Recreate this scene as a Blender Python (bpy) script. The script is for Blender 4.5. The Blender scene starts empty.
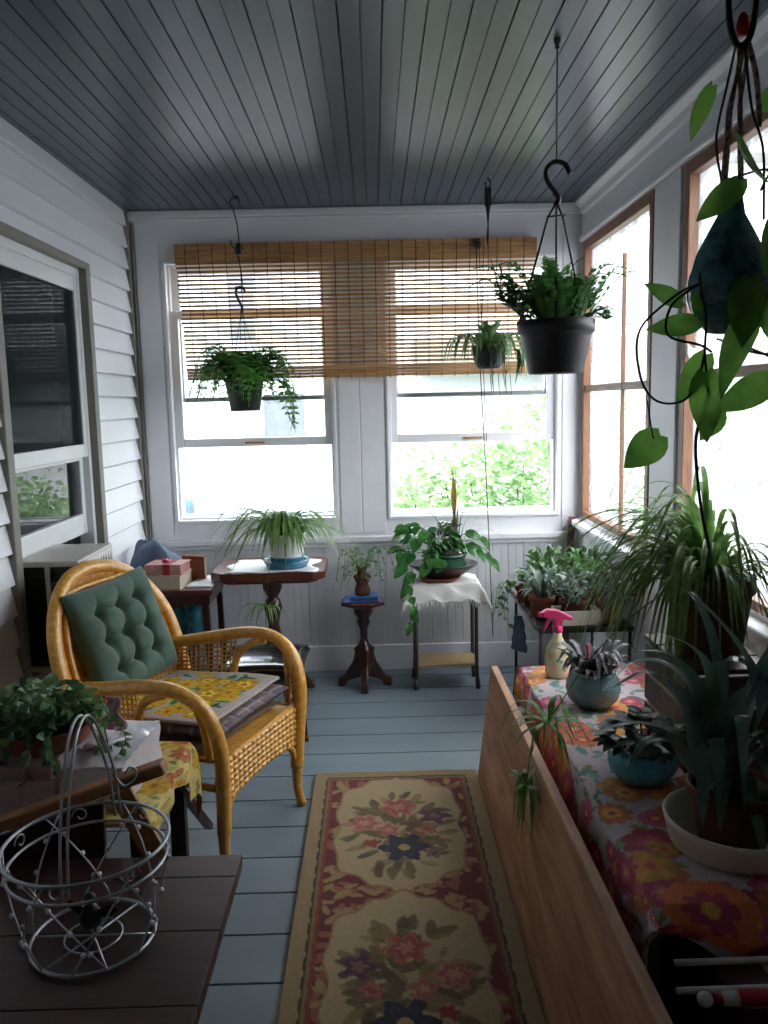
import bpy, math, random
import numpy as np
from mathutils import Vector, Matrix
R = random.Random(7)
C = bpy.context.scene.collection
PI = math.pi
V = Vector

# ------------------------------------------------------------------ colour + materials
def S(r, g, b):
    f = lambda c: (c/255/12.92) if c/255 <= .04045 else ((c/255+.055)/1.055)**2.4
    return (f(r), f(g), f(b), 1.0)
def sc(c, k): return (min(1, c[0]*k), min(1, c[1]*k), min(1, c[2]*k), 1)
def new_mat(name):
    m = bpy.data.materials.new(name); m.use_nodes = True
    nt = m.node_tree; nt.nodes.clear()
    out = nt.nodes.new('ShaderNodeOutputMaterial')
    return m, nt, out
def N(nt, t, **kw):
    n = nt.nodes.new('ShaderNode'+t)
    for k, v in kw.items():
        if k in n.inputs: n.inputs[k].default_value = v
        else: setattr(n, k, v)
    return n
def coords(nt, scale=(1,1,1), rot=(0,0,0), kind='Object'):
    tc = N(nt, 'TexCoord'); mp = N(nt, 'Mapping')
    mp.inputs['Scale'].default_value = scale; mp.inputs['Rotation'].default_value = rot
    nt.links.new(tc.outputs[kind], mp.inputs['Vector']); return mp.outputs['Vector']
def ramp(nt, fac, stops):
    r = N(nt, 'ValToRGB'); el = r.color_ramp.elements
    el[0].position, el[0].color = stops[0]; el[1].position, el[1].color = stops[-1]
    for p, c in stops[1:-1]:
        e = el.new(p); e.color = c
    nt.links.new(fac, r.inputs['Fac']); return r.outputs['Color']
def mat(name, col, rough=.6, var=.18, scale=14, stretch=(1,1,1), metal=0, bump=0, bscale=60, spec=.5, col2=None, alpha=None, sheen=0, coat=0, detail=4, translucent=0):
    m, nt, out = new_mat(name)
    p = N(nt, 'BsdfPrincipled')
    p.inputs['Roughness'].default_value = rough; p.inputs['Metallic'].default_value = metal
    p.inputs['Specular IOR Level'].default_value = spec
    if sheen: p.inputs['Sheen Weight'].default_value = sheen
    if coat: p.inputs['Coat Weight'].default_value = coat
    v = coords(nt, stretch)
    nz = N(nt, 'TexNoise', Scale=scale, Detail=detail, Roughness=.6)
    nt.links.new(v, nz.inputs['Vector'])
    c2 = col2 or sc(col, 1+var)
    c1 = sc(col, 1-var) if col2 is None else col
    cc = ramp(nt, nz.outputs['Fac'], [(.3, c1), (.7, c2)])
    nt.links.new(cc, p.inputs['Base Color'])
    if bump:
        nb = N(nt, 'TexNoise', Scale=bscale, Detail=3)
        nt.links.new(v, nb.inputs['Vector'])
        b = N(nt, 'Bump', Strength=bump, Distance=.004)
        nt.links.new(nb.outputs['Fac'], b.inputs['Height']); nt.links.new(b.outputs['Normal'], p.inputs['Normal'])
    if translucent:
        t = N(nt, 'BsdfTranslucent'); mx = N(nt, 'MixShader', Fac=translucent)
        nt.links.new(cc, t.inputs['Color'])
        nt.links.new(p.outputs[0], mx.inputs[1]); nt.links.new(t.outputs[0], mx.inputs[2])
        nt.links.new(mx.outputs[0], out.inputs[0])
    else: nt.links.new(p.outputs[0], out.inputs[0])
    return m
def leafmat(name, c1, c2, tr=.35, rough=.42, scale=30):
    return mat(name, c1, rough=rough, col2=c2, scale=scale, translucent=tr, spec=.4)
def wood(name, c1, c2, axis='X', scale=6, rough=.5, dist=4, bump=.15, coat=0, spec=.5):
    m, nt, out = new_mat(name)
    p = N(nt, 'BsdfPrincipled', Roughness=rough); p.inputs['Coat Weight'].default_value = coat
    p.inputs['Specular IOR Level'].default_value = spec
    st = {'X': (.12, 1, 1), 'Y': (1, .12, 1), 'Z': (1, 1, .12)}[axis]
    v = coords(nt, st)
    nz = N(nt, 'TexNoise', Scale=scale*3, Detail=6, Roughness=.65, Distortion=dist*.15)
    nt.links.new(v, nz.inputs['Vector'])
    n2 = N(nt, 'TexNoise', Scale=scale*14, Detail=3)
    nt.links.new(v, n2.inputs['Vector'])
    ma = N(nt, 'Math', operation='MULTIPLY_ADD'); ma.inputs[1].default_value = .35
    nt.links.new(n2.outputs['Fac'], ma.inputs[0]); 
    mb_ = N(nt, 'Math', operation='MULTIPLY'); mb_.inputs[1].default_value = .65
    nt.links.new(nz.outputs['Fac'], mb_.inputs[0]); nt.links.new(mb_.outputs[0], ma.inputs[2])
    cc = ramp(nt, ma.outputs[0], [(.35, c1), (.62, c2)])
    nt.links.new(cc, p.inputs['Base Color'])
    b = N(nt, 'Bump', Strength=bump, Distance=.003)
    nt.links.new(ma.outputs[0], b.inputs['Height']); nt.links.new(b.outputs['Normal'], p.inputs['Normal'])
    nt.links.new(p.outputs[0], out.inputs[0]); return m
def vcol(name, rough=.85, bump=0, bscale=300, sheen=0):
    m, nt, out = new_mat(name)
    p = N(nt, 'BsdfPrincipled', Roughness=rough); p.inputs['Specular IOR Level'].default_value = .25
    p.inputs['Sheen Weight'].default_value = sheen
    a = N(nt, 'Attribute', attribute_name='Col')
    nz = N(nt, 'TexNoise', Scale=bscale, Detail=2); nt.links.new(coords(nt), nz.inputs['Vector'])
    rr = ramp(nt, nz.outputs['Fac'], [(.3, (.78,.78,.78,1)), (.7, (1.12,1.12,1.12,1))])
    mx = N(nt, 'Mix', data_type='RGBA', blend_type='MULTIPLY'); mx.inputs[0].default_value = 1
    nt.links.new(a.outputs['Color'], mx.inputs[6]); nt.links.new(rr, mx.inputs[7])
    nt.links.new(mx.outputs[2], p.inputs['Base Color'])
    if bump:
        b = N(nt, 'Bump', Strength=bump, Distance=.003)
        nt.links.new(nz.outputs['Fac'], b.inputs['Height']); nt.links.new(b.outputs['Normal'], p.inputs['Normal'])
    nt.links.new(p.outputs[0], out.inputs[0]); return m
def glass(name, tint=(.93,.96,.96,1), ior=1.5, rough=.0):
    m, nt, out = new_mat(name)
    t = N(nt, 'BsdfTransparent', Color=tint); g = N(nt, 'BsdfGlossy', Roughness=rough)
    f = N(nt, 'Fresnel', IOR=ior); mx = N(nt, 'MixShader')
    nt.links.new(f.outputs[0], mx.inputs[0]); nt.links.new(t.outputs[0], mx.inputs[1]); nt.links.new(g.outputs[0], mx.inputs[2])
    nt.links.new(mx.outputs[0], out.inputs[0]); return m
def plastic_sheet(name):
    m, nt, out = new_mat(name)
    t = N(nt, 'BsdfTransparent', Color=(.97,.98,1,1)); d = N(nt, 'BsdfTranslucent', Color=(.95,.97,1,1))
    df = N(nt, 'BsdfDiffuse', Color=(.8,.83,.86,1)); g = N(nt, 'BsdfGlossy', Roughness=.25)
    m1 = N(nt, 'MixShader', Fac=.55); m2 = N(nt, 'MixShader', Fac=.12); m3 = N(nt, 'MixShader', Fac=.04)
    nz = N(nt, 'TexNoise', Scale=5, Detail=4); nt.links.new(coords(nt, (1,1,.3)), nz.inputs['Vector'])
    r = ramp(nt, nz.outputs['Fac'], [(.3, (.08,.08,.08,1)), (.7, (.17,.17,.17,1))]); nt.links.new(r, m1.inputs[0])
    nt.links.new(t.outputs[0], m1.inputs[1]); nt.links.new(d.outputs[0], m1.inputs[2])
    nt.links.new(m1.outputs[0], m2.inputs[1]); nt.links.new(df.outputs[0], m2.inputs[2])
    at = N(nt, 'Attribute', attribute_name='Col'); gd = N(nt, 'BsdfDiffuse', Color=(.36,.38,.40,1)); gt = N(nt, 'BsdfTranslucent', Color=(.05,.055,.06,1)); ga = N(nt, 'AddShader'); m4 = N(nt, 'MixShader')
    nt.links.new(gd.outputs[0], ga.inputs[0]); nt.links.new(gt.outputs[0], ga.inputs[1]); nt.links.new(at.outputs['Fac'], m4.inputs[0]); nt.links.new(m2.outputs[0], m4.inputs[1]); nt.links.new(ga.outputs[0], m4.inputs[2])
    nt.links.new(m4.outputs[0], m3.inputs[1]); nt.links.new(g.outputs[0], m3.inputs[2])
    nt.links.new(m3.outputs[0], out.inputs[0]); return m
def screen(name, col, a):
    m, nt, out = new_mat(name)
    t = N(nt, 'BsdfTransparent'); d = N(nt, 'BsdfDiffuse', Color=col); mx = N(nt, 'MixShader', Fac=a)
    nt.links.new(t.outputs[0], mx.inputs[1]); nt.links.new(d.outputs[0], mx.inputs[2]); nt.links.new(mx.outputs[0], out.inputs[0]); return m
def patterned(name, stops, scale=25, rough=.8):
    m, nt, out = new_mat(name); p = N(nt, 'BsdfPrincipled', Roughness=rough)
    vo = N(nt, 'TexVoronoi', Scale=scale); nt.links.new(coords(nt), vo.inputs['Vector'])
    cc = ramp(nt, vo.outputs['Distance'], stops); nt.links.new(cc, p.inputs['Base Color'])
    nt.links.new(p.outputs[0], out.inputs[0]); return m

# ------------------------------------------------------------------ mesh builder
def smooth_path(pts, n):
    pts = [V(p) for p in pts]
    if len(pts) < 3: return [pts[0].lerp(pts[-1], i/(n-1)) for i in range(n)]
    P = [2*pts[0]-pts[1]] + pts + [2*pts[-1]-pts[-2]]
    out = []; m = len(pts)-1
    for i in range(n):
        t = i/(n-1)*m; k = min(int(t), m-1); f = t-k
        a, b, c, d = P[k], P[k+1], P[k+2], P[k+3]
        out.append(.5*((2*b)+(c-a)*f+(2*a-5*b+4*c-d)*f*f+(3*b-a-3*c+d)*f**3))
    return out
class MB:
    def __init__(s, M=None): s.v = []; s.f = []; s.sm = []; s.M = M; s.col = []
    def add(s, vs, fs, smooth=False):
        o = len(s.v)
        s.v += [(s.M @ V(p)) if s.M else V(p) for p in vs]
        s.f += [tuple(i+o for i in f) for f in fs]; s.sm += [smooth]*len(fs); return s
    def box(s, x0, x1, y0, y1, z0, z1):
        vs = [(x, y, z) for x in (x0,x1) for y in (y0,y1) for z in (z0,z1)]
        return s.add(vs, [(0,1,3,2),(4,6,7,5),(0,4,5,1),(2,3,7,6),(0,2,6,4),(1,5,7,3)])
    def obox(s, c, sz, rot=None):
        hx, hy, hz = sz[0]/2, sz[1]/2, sz[2]/2
        m = Matrix.Translation(V(c)) @ (rot.to_4x4() if rot else Matrix())
        vs = [m @ V((x, y, z)) for x in (-hx,hx) for y in (-hy,hy) for z in (-hz,hz)]
        return s.add(vs, [(0,1,3,2),(4,6,7,5),(0,4,5,1),(2,3,7,6),(0,2,6,4),(1,5,7,3)])
    def bar(s, a, b, w, h, up=(0,0,1)):
        a, b = V(a), V(b); d = b-a; L = d.length; d.normalize()
        u = V(up)
        if abs(d.dot(u)) > .98: u = V((0,1,0))
        x = d.cross(u).normalized(); z = x.cross(d)
        rot = Matrix((x, d, z)).transposed()
        return s.obox((a+b)/2, (w, L, h), rot)
    def tube(s, pts, r, seg=8, n=None, flat=1.0, up=(0,0,1), cap=True, closed=False):
        pts = smooth_path(pts, n) if n else [V(p) for p in pts]
        k = len(pts); rr = r if isinstance(r, (list, tuple)) else None
        vs = []; fr = None
        for i, p in enumerate(pts):
            if closed: t = (pts[(i+1) % k]-pts[i-1]).normalized()
            else: t = (pts[min(i+1, k-1)]-pts[max(i-1, 0)]).normalized()
            if fr is None:
                u = V(up)
                if abs(t.dot(u)) > .95: u = V((1,0,.1))
                a = t.cross(u).normalized()
            else: a = (fr-t*fr.dot(t)).normalized()
            fr = a; b = a.cross(t)
            ri = (rr[0]+(rr[-1]-rr[0])*i/max(1, k-1) if len(rr) == 2 else rr[min(i, len(rr)-1)]) if rr else r
            for j in range(seg):
                an = 2*PI*j/seg; vs.append(p+a*math.cos(an)*ri+b*math.sin(an)*ri*flat)
        fs = []
        for i in range(k if closed else k-1):
            i2 = (i+1) % k
            for j in range(seg):
                fs.append((i*seg+j, i*seg+(j+1) % seg, i2*seg+(j+1) % seg, i2*seg+j))
        s.add(vs, fs, True)
        if cap and not closed:
            o = len(s.v)-k*seg
            s.f.append(tuple(o+j for j in range(seg))[::-1]); s.sm.append(False)
            s.f.append(tuple(o+(k-1)*seg+j for j in range(seg))); s.sm.append(False)
        return s
    def lathe(s, prof, seg=28, c=(0,0,0), ax=1, ay=1, smooth=True):
        vs = []; fs = []; k = len(prof)
        for r, z in prof:
            for j in range(seg):
                a = 2*PI*j/seg; vs.append((c[0]+r*ax*math.cos(a), c[1]+r*ay*math.sin(a), c[2]+z))
        for i in range(k-1):
            for j in range(seg): fs.append((i*seg+j, i*seg+(j+1) % seg, (i+1)*seg+(j+1) % seg, (i+1)*seg+j))
        fs.append(tuple(range(seg))[::-1]); fs.append(tuple((k-1)*seg+j for j in range(seg)))
        return s.add(vs, fs, smooth)
    def ball(s, c, r, seg=12, sz=(1,1,1)):
        prof = [(max(1e-4, math.sin(PI*i/8))*r*1, -math.cos(PI*i/8)*r*sz[2]) for i in range(9)]
        return s.lathe(prof, seg, c, sz[0], sz[1])
    def grid(s, fn, nu, nv, smooth=True, colfn=None):
        vs = [fn(i/(nu-1), j/(nv-1)) for i in range(nu) for j in range(nv)]
        fs = [(i*nv+j, (i+1)*nv+j, (i+1)*nv+j+1, i*nv+j+1) for i in range(nu-1) for j in range(nv-1)]
        return s.add(vs, fs, smooth)
    def prism(s, poly, d, axis='y', o=0):
        # poly of 2D points extruded along the axis from o to o+d
        n = len(poly)
        def p3(p, t): return {'y': (p[0], t, p[1]), 'x': (t, p[0], p[1]), 'z': (p[0], p[1], t)}[axis]
        vs = [p3(p, o) for p in poly]+[p3(p, o+d) for p in poly]
        fs = [tuple(range(n)), tuple(range(2*n-1, n-1, -1))]+[(i, n+i, n+(i+1) % n, (i+1) % n) for i in range(n)]
        return s.add(vs, fs)
    def strap(s, pts, w, n=12, fold=.3, up=(0,0,1), base=.55, tw=0, side=None):
        P = smooth_path(pts, n); vs = []
        for i, p in enumerate(P):
            t = (P[min(i+1, n-1)]-P[max(i-1, 0)]).normalized()
            sd = t.cross(V(up)) if side is None else V(side)
            if sd.length < .05: sd = V((1,0,0)).cross(t)
            sd.normalize(); nn = sd.cross(t)
            if tw: sd = Matrix.Rotation(tw*i/n, 3, t) @ sd; nn = sd.cross(t)
            f = i/(n-1)
            ww = w*.5*min(1, base+f*2.5)*max(.02, (1-f**3.2))
            vs += [p-sd*ww, p-nn*ww*fold, p+sd*ww]
        fs = []
        for i in range(n-1):
            a = i*3; fs += [(a, a+1, a+4, a+3), (a+1, a+2, a+5, a+4)]
        return s.add(vs, fs, True)
    def leaf(s, b, t, w, nrm=None, bend=.12, heart=False, fold=.18, n=7):
        b, t = V(b), V(t); d = t-b; L = d.length
        if L < 1e-6: return s
        d.normalize(); nr = V(nrm) if nrm else V((R.uniform(-1,1), R.uniform(-1,1), R.uniform(.2,1)))
        sd = d.cross(nr)
        if sd.length < .05: sd = d.cross(V((.3,.7,.2)))
        sd.normalize(); nn = sd.cross(d)
        vs = []
        for i in range(n):
            f = i/(n-1)
            pr = (math.sin(PI*min(1, f**.62*1.0))**.85 if heart else math.sin(PI*f**.85)**.8) if 0 < f < 1 else (.36 if (heart and f == 0) else .03)
            p = b+d*L*f+nn*(math.sin(PI*f)*bend*L)
            ww = w*.5*pr
            off = -d*L*.065*(1-f)**3 if heart else V((0,0,0))
            vs += [p-sd*ww+nn*ww*fold+off, p, p+sd*ww+nn*ww*fold+off]
        fs = []
        for i in range(n-1):
            a = i*3; fs += [(a, a+1, a+4, a+3), (a+1, a+2, a+5, a+4)]
        return s.add(vs, fs, True)
    def frond(s, pts, l, n=16, w=.3, up=(0,0,1), dens=1.0):
        P = smooth_path(pts, n)
        s.tube(P, .0014, 4, cap=False)
        for i in range(1, n):
            t = (P[min(i+1, n-1)]-P[max(i-1, 0)]).normalized(); f = i/(n-1)
            sd = t.cross(V(up))
            if sd.length < .05: sd = V((1,0,0))
            sd.normalize(); nn = sd.cross(t)
            ll = l*(math.sin(PI*min(.97, f*.8+.16)))*(.85+.3*R.random())
            for sg in (-1, 1):
                q = P[i]; dd = (sd*sg+t*.45+nn*R.uniform(-.25,.25)).normalized(); e = q+dd*ll
                c = q+dd*ll*.45; ss = dd.cross(nn).normalized()*ll*w*.5
                s.add([q, c-ss, e, c+ss], [(0,1,2,3)], True)
        return s
    def build(s, name, m, parent=None, label=None, bevel=0, solid=0, sub=0, auto=None, kind=None):
        me = bpy.data.meshes.new(name)
        me.from_pydata([tuple(p) for p in s.v], [], s.f)
        me.polygons.foreach_set('use_smooth', s.sm)
        if len(s.col):
            ca = me.color_attributes.new('Col', 'FLOAT_COLOR', 'POINT')
            a = np.ones((len(s.v), 4), np.float32); a[:, :3] = np.asarray(s.col)[:, :3]
            ca.data.foreach_set('color', a.ravel())
        me.materials.append(m); me.update()
        o = bpy.data.objects.new(name, me); C.objects.link(o)
        if parent: o.parent = parent
        if label: o['label'] = label
        if kind: o['kind'] = kind
        if solid:
            md = o.modifiers.new('thick', 'SOLIDIFY'); md.thickness = solid; md.offset = 0
        if bevel:
            md = o.modifiers.new('bevel', 'BEVEL'); md.width = bevel; md.segments = 2; md.limit_method = 'ANGLE'; md.angle_limit = .7
        if sub:
            md = o.modifiers.new('sub', 'SUBSURF'); md.levels = md.render_levels = sub
        return o
def thing(name, label, cat, loc=(0,0,0), rz=0, group=None):
    o = bpy.data.objects.new(name, None); C.objects.link(o); o.empty_display_size = .05
    o.location = loc; o.rotation_euler = (0,0,rz); o['label'] = label; o['category'] = cat
    if group: o['group'] = group
    return o
def tag(o, label, cat, group=None):
    o['label'] = label; o['category'] = cat
    if group: o['group'] = group
    return o
def struct(o): o['kind'] = 'structure'; return o
def sempty(name, loc=(0,0,0)):
    o = bpy.data.objects.new(name, None); C.objects.link(o); o.location = loc; o['kind'] = 'structure'; o.empty_display_size = .05; return o
def copy_thing(root, loc, rz, label, group=None):
    c = root.copy(); C.objects.link(c); c.location = loc; c.rotation_euler = (0,0,rz); c['label'] = label
    if group: c['group'] = group
    for ch in [o for o in C.objects if o.parent == root]:
        d = ch.copy(); C.objects.link(d); d.parent = c
        for g in [o for o in C.objects if o.parent == ch]:
            e = g.copy(); C.objects.link(e); e.parent = d
    return c

# ------------------------------------------------------------------ materials
M_ = {}
M_['wall'] = mat('painted_white_wood', S(226,228,232), .45, .04, 5, bump=.05)
M_['bead'] = mat('painted_beadboard', S(208,211,214), .5, .05, 6, bump=.05)
M_['siding'] = mat('white_vinyl_siding', S(226,229,234), .45, .035, 4, stretch=(1,.2,1))
M_['vinyl'] = mat('white_vinyl_frame', S(214,218,220), .4, .03)
M_['greytrim'] = mat('grey_painted_casing', S(128,126,118), .55, .06)
M_['rim'] = mat('black_gap', S(20,22,24), .8, .1)
M_['ceil'] = mat('blue_grey_ceiling_paint', S(64,76,88), .28, .07, 3, stretch=(1,.15,1), bump=.12, bscale=18)
M_['floor'] = mat('blue_grey_floor_paint', S(114,128,137), .40, .10, 5, stretch=(.25,1,1), bump=.1, bscale=40)
M_['pine'] = wood('raw_pine_strip', S(104,68,44), S(140,98,68), 'Z', 10)
M_['piney'] = wood('raw_pine_rail', S(104,68,44), S(140,98,68), 'Y', 10)
M_['glass'] = glass('window_glass')
M_['plastic'] = plastic_sheet('milky_plastic_sheet')
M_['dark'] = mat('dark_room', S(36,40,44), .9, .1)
M_['screen'] = screen('insect_screen', S(40,46,50), .62)
M_['bamboo'] = wood('bamboo_slat', S(140,100,58), S(190,146,94), 'X', 8, rough=.55)
M_['cord'] = mat('brown_cord', S(74,52,38), .8)
M_['wicker'] = mat('honey_wicker', S(192,134,46), .36, .25, 55, bump=.35, bscale=150, col2=S(228,174,84), coat=.25)
M_['wicker_dark'] = mat('darker_wicker_wrap', S(178,122,44), .45, .3, 70, bump=.4, bscale=200, col2=S(218,164,80))  # slightly deeper wicker tone for the lattice, seat and back panel
M_['green_cloth'] = mat('green_cotton', S(66,92,80), .85, .08, 60, bump=.08, bscale=300, sheen=.2)
M_['brown_cloth'] = mat('brown_cotton', S(98,80,62), .9, .15, 30)
M_['vcloth'] = vcol('printed_cotton', .75, .05)
M_['vrug'] = vcol('woven_wool_pile', .95, .35, 420, sheen=.2)
M_['vknit'] = vcol('knitted_yarn', .95, .7, 160)
M_['mahog'] = wood('dark_red_mahogany', S(36,16,13), S(64,28,22), 'Z', 8, rough=.3, coat=.3)
M_['mahogx'] = wood('mahogany_top', S(58,24,20), S(96,44,36), 'X', 8, rough=.28, coat=.3)
M_['plank'] = wood('weathered_dark_plank', S(38,22,22), S(68,41,38), 'X', 5, rough=.34)
M_['ply'] = wood('pine_plywood', S(132,88,60), S(196,148,110), 'Y', 4, rough=.6)
M_['oak'] = wood('brown_oak', S(138,94,58), S(178,128,84), 'X', 7, rough=.5)
M_['black'] = mat('black_metal', S(22,22,24), .45, .1)
M_['blackpl'] = mat('black_plastic', S(26,27,31), .5, .1)
M_['pot_dark'] = mat('dark_grey_plastic_pot', S(40,40,46), .5, .1)
M_['vinylblack'] = mat('black_glossy_vinyl', S(18,18,20), .16, .1, coat=.6)
M_['brass'] = mat('dull_brass_tip', S(130,104,66), .4, .1, metal=.6)
M_['soil'] = mat('potting_soil', S(46,34,26), .95, .3, 80, bump=.6, bscale=120)
M_['terra'] = mat('terracotta', S(136,78,54), .85, .15, 25)
M_['terra_d'] = mat('dark_terracotta', S(92,54,44), .85, .15, 25)
M_['cream'] = mat('cream_ceramic', S(214,210,196), .3, .05)
M_['white_cer'] = mat('white_ceramic', S(220,222,222), .25, .04)
M_['bluegl'] = mat('blue_glaze', S(52,112,140), .2, .15, 20, coat=.4)
M_['turq'] = mat('turquoise_glaze', S(84,172,196), .22, .18, 18, stretch=(1,1,.2), coat=.4)
M_['tealgl'] = mat('pale_teal_glaze', S(110,146,150), .25, .2, 16, coat=.3)
M_['greengl'] = mat('green_glaze', S(34,74,56), .18, .25, 14, coat=.5)
M_['bowl'] = mat('brown_black_bowl', S(40,32,34), .35, .15)
M_['lace'] = mat('white_lace', S(218,216,212), .9, .08, 200, bump=.6, bscale=240)
M_['caning'] = mat('straw_caning', S(176,150,112), .7, .2, 120, bump=.5, bscale=200)
M_['tubeleg'] = mat('taupe_metal_leg', S(84,74,68), .4, .1, metal=.4)
M_['paper'] = mat('white_paper', S(222,224,228), .6, .03)
M_['bookp'] = mat('book_pages', S(206,192,170), .85, .08, 90, stretch=(.1,.1,3))
M_['pink'] = mat('pink_cover', S(196,148,140), .6, .08)
M_['redrib'] = mat('red_ribbon', S(150,40,52), .5, .08)
M_['denim'] = mat('grey_blue_denim', S(92,108,130), .85, .2, 22, bump=.25, bscale=70)
M_['tqfab'] = patterned('turquoise_floral_fabric', [(0, S(190,150,120)), (.22, S(170,90,80)), (.3, S(40,120,130)), (.6, S(30,96,112))], 26)
M_['acmetal'] = mat('cream_metal_case', S(196,194,186), .45, .05)
M_['acdark'] = mat('dark_grille', S(34,34,36), .6, .1)
M_['foam'] = mat('white_foam_fringe', S(214,214,210), .9, .05)
M_['wrap'] = mat('cloudy_wrap_film', S(206,204,212), .15, .06, 10, coat=.6)
M_['basketp'] = mat('dusty_pink_basket_weave', S(184,158,160), .85, .18, 50, bump=.6, bscale=90)
M_['galv'] = mat('grey_silver_wire', S(170,176,180), .3, .12, metal=.7)
M_['bead_glass'] = mat('clear_bead', S(214,216,220), .1, .05, coat=.5)
M_['pinkpl'] = mat('magenta_plastic', S(196,52,104), .35, .08)
M_['bottle'] = mat('pale_yellow_bottle', S(214,204,160), .3, .06, coat=.3)
M_['bottle_art'] = patterned('floral_bottle_sleeve', [(0, S(220,120,140)), (.25, S(120,170,140)), (.4, S(220,208,170)), (1, S(226,214,176))], 40)
M_['redpl'] = mat('red_cloth', S(176,34,44), .7, .1)
M_['whiterod'] = mat('white_rod', S(214,214,214), .4, .04)
M_['teardrop'] = mat('mottled_blue_green_glass', S(30,54,62), .14, .4, 26, col2=S(104,156,166), coat=.5, translucent=.35)
M_['rope'] = patterned('speckled_macrame_cord', [(0, S(60,40,44)), (.3, S(130,100,98)), (.7, S(176,150,140))], 90)
M_['stem'] = mat('green_stem', S(70,92,44), .6, .15)
M_['stemd'] = mat('dark_brown_stem', S(54,48,36), .7, .15)
M_['fern'] = leafmat('fern_green', S(58,108,46), S(112,164,78), .5)
M_['fern2'] = leafmat('bright_fern_green', S(56,106,52), S(104,156,82), .45)
M_['spider'] = leafmat('spider_plant_green', S(64,108,44), S(142,176,104))
M_['pothos'] = leafmat('pothos_green', S(80,134,54), S(132,180,84), .6, .35, 12)
M_['clivia'] = leafmat('deep_green_strap_leaf', S(48,76,66), S(112,144,132), .12, .28, 8)
M_['ivy'] = leafmat('ivy_green', S(54,98,52), S(138,174,120), .3)
M_['grey_leaf'] = leafmat('silvery_leaf', S(80,104,90), S(136,152,140), .2)
M_['violet_leaf'] = leafmat('dark_purple_leaf', S(50,42,46), S(92,84,92), .15)
M_['yellow_leaf'] = leafmat('yellowed_leaf', S(136,110,50), S(180,150,80), .3)
M_['mixleaf'] = leafmat('variegated_leaf', S(40,80,36), S(120,150,96), .3, .4, 45)
M_['shrub'] = leafmat('outdoor_shrub_leaf', S(84,128,76), S(186,212,160), .4, .4, 9)
M_['house'] = mat('neighbour_white_siding', S(222,224,228), .6, .03)
M_['bin'] = mat('blue_plastic', S(60,98,178), .5, .05)
M_['grass'] = mat('grassy_ground', S(84,88,88), .95, .2, 3)
# ================================================================== THE ROOM SHELL
HC, DB, XL, XR, YR = 2.35, 4.2, -1.2, 1.05, -1.3
# floor: painted boards running across the porch
b = MB(); y = 2.77-.187*22
prof = []
while y < DB+.1:
    prof += [(y+.004, 0), (y+.183, 0), (y+.185, -.009), (y+.189, -.009)]; y += .187
poly = prof+[(prof[-1][0], -.06), (prof[0][0], -.06)]
vs = []; n = len(prof)
for x in (XL-.1, XR+.1): vs += [(x, p[0], p[1]) for p in prof]
b.add(vs, [(i, n+i, n+i+1, i+1) for i in range(n-1)])
b.box(XL-.1, XR+.1, prof[0][0], prof[-1][0], -.08, -.02)
struct(b.build('floor', M_['floor']))
# ceiling: beaded boards running along the porch
b = MB(); prof = []; x = XL-.02; k = 0
while x < XR+.06:
    dp, w = ((.007, .005) if k % 2 == 0 else (.003, .004)); 
    prof += [(x, HC), (x+.055-w, HC), (x+.055-w*.6, HC+dp), (x+.055-w*.4, HC+dp)]; x += .055; k += 1
n = len(prof); vs = []
for y in (YR-.1, DB+.05): vs += [(p[0], y, p[1]) for p in prof]
b.add(vs, [(i, i+1, n+i+1, n+i) for i in range(n-1)])
b.box(XL-.05, XR+.1, YR-.1, DB+.1, HC+.02, HC+.1)
struct(b.build('ceiling', M_['ceil']))
# left wall: lap siding with a window hole
def lap(b, y0, y1, z0, z1, p=.103, ph=.012):
    k = math.floor((z0-ph)/p); pr = []
    X = lambda z, top: XL+.017*(1-((z-ph)/p-math.floor((z-ph)/p-1e-9 if top else (z-ph)/p+1e-9)))
    zz = [z0]; z = ph+(k+1)*p
    pts = [(X(z0, False), z0)]
    while z < z1-1e-6:
        pts += [(X(z, True), z-.010), (XL-.012, z-.010), (XL-.012, z-.001), (X(z, False)-.003, z-.002), (X(z, False), z)]; z += p
    pts.append((X(z1, True), z1))
    n = len(pts); vs = []
    for y in (y0, y1): vs += [(q[0], y, q[1]) for q in pts]
    b.add(vs, [(i, i+1, n+i+1, n+i) for i in range(n-1)])
b = MB()
lap(b, YR, 2.64, 0, HC); lap(b, 2.64, 3.54, 2.0, HC); lap(b, 2.64, 3.54, 0, .5); lap(b, 3.54, 4.185, 0, HC)
WY0, WY1, WZ0, WZ1 = 2.68, 3.50, .50, 2.0
b.box(XL-.12, XL-.014, YR, WY0, 0, HC); b.box(XL-.12, XL-.014, WY1, DB, 0, HC)
b.box(XL-.12, XL-.014, WY0, WY1, 0, WZ0); b.box(XL-.12, XL-.014, WY0, WY1, WZ1, HC)
struct(b.build('wall_left', M_['siding']))
# back wall with two window holes
W1 = (-1.035, -.195, .80, 2.115); W2 = (.06, .945, .80, 2.115)
b = MB(); T = .13
b.box(XL-.12, XR+.12, DB, DB+T, 0, .80); b.box(XL-.12, XR+.12, DB, DB+T, 2.115, HC)
b.box(XL-.12, W1[0], DB, DB+T, .80, 2.115); b.box(W1[1], W2[0], DB, DB+T, .80, 2.115); b.box(W2[1], XR+.12, DB, DB+T, .80, 2.115)
wb = struct(b.build('wall_back', M_['wall']))
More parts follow.
